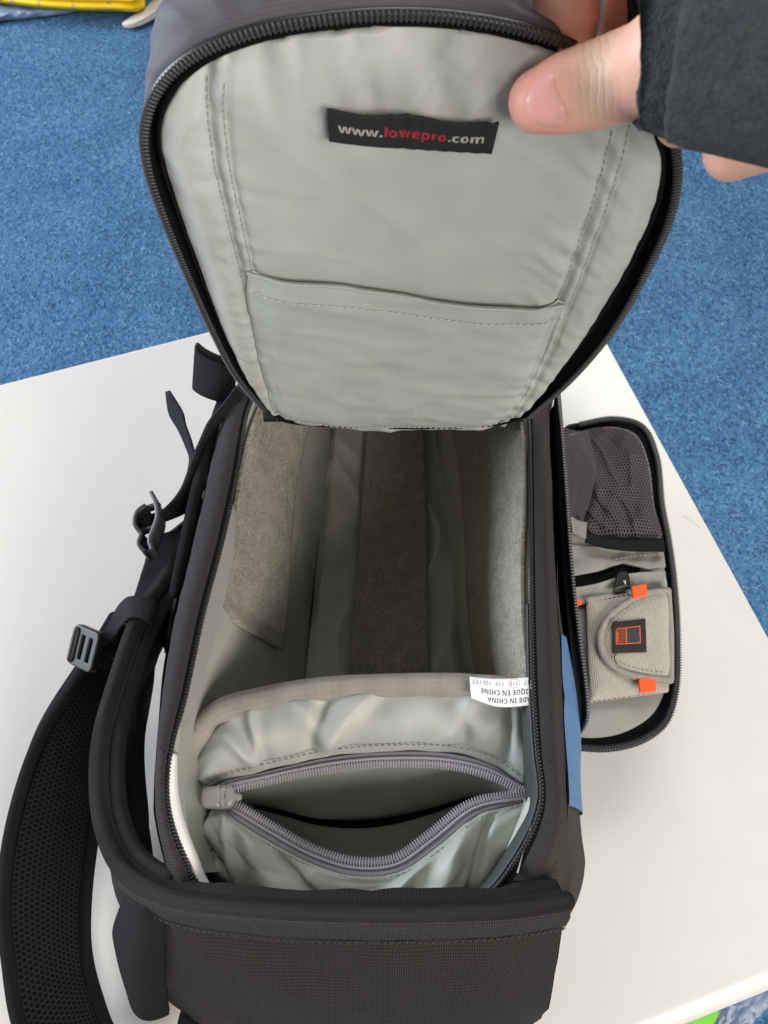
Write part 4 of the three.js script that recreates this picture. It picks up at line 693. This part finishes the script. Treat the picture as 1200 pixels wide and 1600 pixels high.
// ---------------------------------------------------------------- person: hand and sleeve
{
  const bones = [];
  const bone = (list, k) => { for (let i = 0; i < list.length - 1; i++) bones.push([D(...list[i].slice(0, 3)), D(...list[i + 1].slice(0, 3)), list[i][3], list[i + 1][3], k]); };
  bone([[842, 158, 0.2525, 0.0098], [885, 146, 0.2505, 0.0112], [935, 133, 0.2475, 0.0121], [980, 118, 0.242, 0.0124], [1045, 92, 0.229, 0.0140], [1120, 40, 0.215, 0.017]], 0);       // thumb
  bone([[882, 84, 0.259, 0.0090], [883, 30, 0.2515, 0.0100], [888, -40, 0.243, 0.0102], [960, -125, 0.228, 0.0115], [1110, -60, 0.215, 0.015]], 1);       // index
  bone([[968, 76, 0.266, 0.0078], [990, 12, 0.257, 0.0086], [1012, -60, 0.246, 0.0095], [1110, -60, 0.225, 0.015]], 2);          // middle
  bone([[1062, 192, 0.262, 0.0078], [1110, 150, 0.248, 0.0092], [1130, 60, 0.23, 0.015]], 3);     // ring
  bone([[1146, 236, 0.248, 0.0092], [1190, 216, 0.242, 0.0092], [1235, 170, 0.234, 0.010], [1180, 60, 0.22, 0.015]], 4);       // little
  bone([[1115, 0, 0.217, 0.016], [1155, 20, 0.212, 0.018], [1195, 15, 0.195, 0.0175]], 5);      // palm and wrist
  const cap = (p, [a, b, ra, rb]) => { const ab = b.clone().sub(a), t = clamp(p.clone().sub(a).dot(ab) / ab.lengthSq()); return p.distanceTo(a.clone().addScaledVector(ab, t)) - lerp(ra, rb, t); };
  const smin = (a, b, k) => { const h = clamp(0.5 + 0.5 * (b - a) / k); return lerp(b, a, h) - k * h * (1 - h); };
  const field = (p) => {
    const chain = [1e3, 1e3, 1e3, 1e3, 1e3, 1e3];
    for (const q of bones) chain[q[4]] = smin(chain[q[4]], cap(p, q), 0.004);
    let d = chain[5]; for (let k = 0; k < 5; k++) d = Math.min(d, chain[k]) < -0.02 ? Math.min(d, chain[k]) : smin(d, chain[k], 0.006);
    return d;
  };
  // fast pass: bones as plain numbers
  const B = bones.map(([a, b, ra, rb, k]) => ({ ax: a.x, ay: a.y, az: a.z, bx: b.x - a.x, by: b.y - a.y, bz: b.z - a.z, l: b.distanceToSquared(a), ra, rb, k }));
  const sm = (a, b, k) => { const h = Math.min(1, Math.max(0, 0.5 + 0.5 * (b - a) / k)); return b + (a - b) * h - k * h * (1 - h); };
  const ff = (x, y, z) => {
    const c = [1, 1, 1, 1, 1, 1];
    for (const q of B) { const dx = x - q.ax, dy = y - q.ay, dz = z - q.az, t = Math.min(1, Math.max(0, (dx * q.bx + dy * q.by + dz * q.bz) / q.l)); const d = Math.hypot(dx - q.bx * t, dy - q.by * t, dz - q.bz * t) - (q.ra + (q.rb - q.ra) * t); c[q.k] = sm(c[q.k], d, 0.004); }
    let d = c[5]; for (let k = 0; k < 5; k++) d = sm(d, c[k], 0.005); return d;
  };
  const box = new THREE.Box3(); for (const [a, b, ra, rb] of bones) { box.expandByPoint(a); box.expandByPoint(b); } box.expandByScalar(0.026);
  const c = box.getCenter(V(0, 0, 0)), half = Math.max(...box.getSize(V(0, 0, 0)).toArray()) / 2, res = 112;
  const mc = new MarchingCubes(res, M.foam, false, false, 300000); mc.isolation = 0;
  const hs = res / 2;
  for (let k = 0; k < res; k++) for (let j = 0; j < res; j++) for (let i = 0; i < res; i++) mc.field[i + j * res + k * res * res] = -ff(c.x + (i - hs) / hs * half, c.y + (j - hs) / hs * half, c.z + (k - hs) / hs * half) * 1000;
  mc.update();
  const n = mc.count, P = mc.positionArray, pos = new Float32Array(n * 3), nor = new Float32Array(n * 3), col = new Float32Array(n * 3), uv = new Float32Array(n * 2);
  const t0 = D(842, 158, 0.2525), t1 = D(980, 122, 0.242), ax = t1.clone().sub(t0).normalize(), vw = V(0, sinP, cosP), sd = ax.clone().cross(vw).normalize();
  const skin = [0.82, 0.45, 0.32], pink = [0.84, 0.36, 0.28], pale = [0.82, 0.56, 0.37];
  const knuckle = t0.distanceTo(D(938, 136, 0.2475));
  for (let k = 0; k < n; k++) {
    const x = c.x + P[k * 3] * half, y = c.y + P[k * 3 + 1] * half, z = c.z + P[k * 3 + 2] * half, e = 0.0008;
    const g = V(ff(x + e, y, z) - ff(x - e, y, z), ff(x, y + e, z) - ff(x, y - e, z), ff(x, y, z + e) - ff(x, y, z - e)).normalize();
    const rel = V(x, y, z).sub(t0), s = rel.dot(ax), w = rel.dot(sd), near = Math.exp(-(((s - knuckle) / 0.008) ** 2)) * (cap(V(x, y, z), bones[2]) < 0.004 || cap(V(x, y, z), bones[1]) < 0.004 ? 1 : 0) * sstep(0.1, 0.6, g.dot(vw));
    const wr = near * (0.0001 * Math.sin((s + 0.0012 * noise(w * 300, s * 200)) * 2300) );
    pos.set([x + g.x * wr, y + g.y * wr, z + g.z * wr], k * 3); nor.set([g.x, g.y, g.z], k * 3); uv.set([s, w], k * 2);
    const tip = sstep(0.018, -0.004, s), m = 1 + 0.05 * fbm(x * 120, y * 120, z * 120) + 0.05 * noise(x * 500, y * 500, z * 500), far = sstep(0.003, 0.02, -rel.dot(vw) - 0.004);
    for (let q = 0; q < 3; q++) col[k * 3 + q] = m * lerp(lerp(lerp(skin[q], pale[q], near * 0.8), pink[q], tip * 0.75), pink[q], far * 0.7);
  }
  const g = new THREE.BufferGeometry(); g.setAttribute('position', new THREE.BufferAttribute(pos, 3)); g.setAttribute('normal', new THREE.BufferAttribute(nor, 3)); g.setAttribute('color', new THREE.BufferAttribute(col, 3)); g.setAttribute('uv', new THREE.BufferAttribute(uv, 2));
  const per = thing('person', 'person in a dark grey wool sleeve pinching the lid edge between thumb and fingers', 'person', D(1150, 80, 0.22));
  const wrinkles = tex(512, (x, y) => {   // skin lines; x along the thumb (100 mm), y across
    const s = x * 0.1, k = Math.exp(-(((s - knuckle) / 0.0075) ** 2)), q = s + 0.0008 * noise(y * 30, s * 200) + 0.0014 * Math.abs(Math.sin(y * 9));
    return 0.6 - 0.45 * k * Math.pow(0.5 + 0.5 * Math.sin(q * 2600), 4) + 0.12 * noise(x * 160, y * 90);
  }, false, 0.1);
  const body = part('body', g, phys({ vertexColors: true, roughness: 0.5, bumpMap: wrinkles, bumpScale: 0.00022, sheen: 0.2, sheenRoughness: 0.6 }), per);
  // thumb nail, laid on the thumb's surface
  const hit = (px, py) => { let t = 0.2; for (let k = 0; k < 60; k++) { const p = D(px, py, t), d = ff(p.x, p.y, p.z); if (d < 1e-5) break; t += d * 0.9; if (t > 0.3) break; } return D(px, py, t); };
  const nail = [[821, 158], [830, 134], [846, 118], [862, 116], [872, 134], [881, 162], [884, 188], [874, 198], [852, 198], [834, 190], [823, 176]];
  part('thumb_nail', fill(nail, (a, b, r) => { const p = hit(a, b), e = 0.0006, q = V(ff(p.x + e, p.y, p.z) - ff(p.x - e, p.y, p.z), ff(p.x, p.y + e, p.z) - ff(p.x, p.y - e, p.z), ff(p.x, p.y, p.z + e) - ff(p.x, p.y, p.z - e)).normalize(); return p.addScaledVector(q, 0.0007 - 0.0008 * r ** 6); }, { na: 60, nr: 12, uvf: (a, b) => [a / 1000, b / 1000] }), phys({ color: new THREE.Color().setRGB(0.85, 0.43, 0.37), roughness: 0.38 }), body);
  // sleeve
  const ring = (px, py, t, r, tilt) => { const o = D(px, py, t), u = V(0, cosP, -sinP), w = V(0, sinP, cosP); return Array.from({ length: 24 }, (_, i) => { const a = i / 24 * 2 * Math.PI; return o.clone().addScaledVector(u, r * Math.cos(a)).addScaledVector(w, r * Math.sin(a)).add(V(tilt * (0.2 * Math.cos(a) + Math.sin(a)), 0, 0)); }); };
  const arm = (c, r, A) => { const u = V(0, cosP, -sinP), a = A.clone().normalize(), w = a.clone().cross(u).normalize(), u2 = w.clone().cross(a); if (w.dot(V(0, sinP, cosP)) < 0) w.negate(); return Array.from({ length: 24 }, (_, i) => c.clone().addScaledVector(u2, r * Math.cos(i / 12 * Math.PI)).addScaledVector(w, r * Math.sin(i / 12 * Math.PI))); };
  const a0 = D(1200, 15, 0.19), a1 = V(0.25, 0.545, -0.08), a2 = V(0.38, 0.48, 0.16), dir = a1.clone().sub(a0);
  const rs = [ring(1002, 20, 0.226, 0.027, -0.008), ring(988, 15, 0.222, 0.0305, -0.0095), ring(1003, 15, 0.221, 0.0318, -0.008), ring(1075, 15, 0.212, 0.0335, -0.012), arm(D(1165, 10, 0.196), 0.0335, V(0.85, 0.12, 0.5)), arm(a0.clone().lerp(a1, 0.5), 0.036, dir), arm(a1, 0.043, a2.clone().sub(a0)), arm(a2, 0.052, a2.clone().sub(a1))];
  part('sleeve', loft(rs, 120, 60, { closed: true, index: true, disp: (u, v, p) => 0.0016 * fbm(p.x * 50, p.y * 50, p.z * 50) + 0.0004 * noise(p.x * 600, p.y * 600, p.z * 600) }), mat({ map: fuzzTint(0.205, 0.222, 0.218, 0.25, 0.10, 11), bumpMap: fuzz, bumpScale: 0.0005, roughness: 1 }), per);
}

// ---------------------------------------------------------------- things on the carpet
{
  const FL = -0.73;
  const fillAt = (o, h, op) => fill(o, (a, b, r) => Y(a, b, FL + h(a, b, r)), { na: 100, nr: 20, uvf: (a, b, p) => [p.x, p.z], ...op });
  const base = (px, py) => Y(px, py, FL);
  const y = thing('yellow_bag', 'bright yellow printed bag with rounded edge at the far left of the carpet', 'bag', base(90, -30));
  const spots = tex(512, (x, q) => { const n = pnoise(x, q, 16, 1); const s = n > 0.42 ? 1 : 0; return s ? [0.80, 0.66, 0.42] : [0.98, 0.80 + 0.02 * pnoise(x, q, 6), 0.02]; }, true, 0.35);
  part('bag_body', fillAt([[-60, -6], [0, 5], [60, 13], [120, 17], [180, 18], [222, 17], [228, 8], [224, -20], [200, -90], [60, -130], [-90, -100]], (a, b, r) => 0.03 + 0.04 * Math.sqrt(Math.max(0, 1 - r ** 8)), { thick: 0.02 }), phys({ map: spots, roughness: 0.55 }), y);
  const w = thing('plastic_sheet', 'crumpled blue-grey plastic sheet tucked under the yellow bag', 'plastic sheet', base(30, 15));
  part('film', fillAt([[-60, 0], [0, 2], [70, 10], [130, 14], [110, 20], [60, 27], [0, 33], [-60, 40]], (a, b, r) => 0.006 + 0.02 * (1 - r * r) + 0.004 * noise(a / 14, b / 8), { thick: 0.002 }), phys({ color: 0x8296ae, roughness: 0.35 }), w);
  const p = thing('pointed_strip', 'pale beige pointed plastic strip on the carpet beside the yellow bag', 'plastic strip', base(230, 20));
  part('strip_body', fillAt([[192, 41], [200, 34], [222, 20], [240, 5], [262, -12], [285, -20], [285, -2], [268, 10], [245, 27], [225, 38], [208, 43], [196, 43]], (a, b, r) => 0.012 + 0.012 * (1 - r ** 3), { thick: 0.008 }), phys({ color: 0xc9c2b4, roughness: 0.5 }), p);
  const g = thing('green_sheet', 'bright lime green plastic piece on the floor past the near table edge', 'plastic piece', base(1085, 1610));
  part('sheet_body', fillAt([[1040, 1620], [1060, 1590], [1095, 1570], [1121, 1577], [1114, 1598], [1100, 1640], [1060, 1660]], (a, b, r) => 0.03 + 0.012 * (1 - r * r), { thick: 0.006 }), phys({ color: 0x76c83a, roughness: 0.45 }), g);
  const c = thing('clear_plastic_bag', 'crumpled clear plastic bag on the floor past the near right table edge', 'plastic bag', base(1160, 1600));
  part('bag_film', fillAt([[1110, 1600], [1116, 1570], [1150, 1540], [1210, 1515], [1240, 1510], [1225, 1550], [1196, 1578], [1176, 1600], [1160, 1640], [1110, 1660]], (a, b, r) => 0.012 + 0.012 * ridge(a / 26 + b / 40, b / 30, 1) + 0.014 * noise(a / 9 + b / 14, b / 16, 4) + 0.01 * (1 - r), { nr: 50, na: 160 }), phys({ color: 0xdfe3ee, roughness: 0.16, transmission: 0.55, thickness: 0, ior: 1.45 }), c);
}

renderer.render(scene, camera);
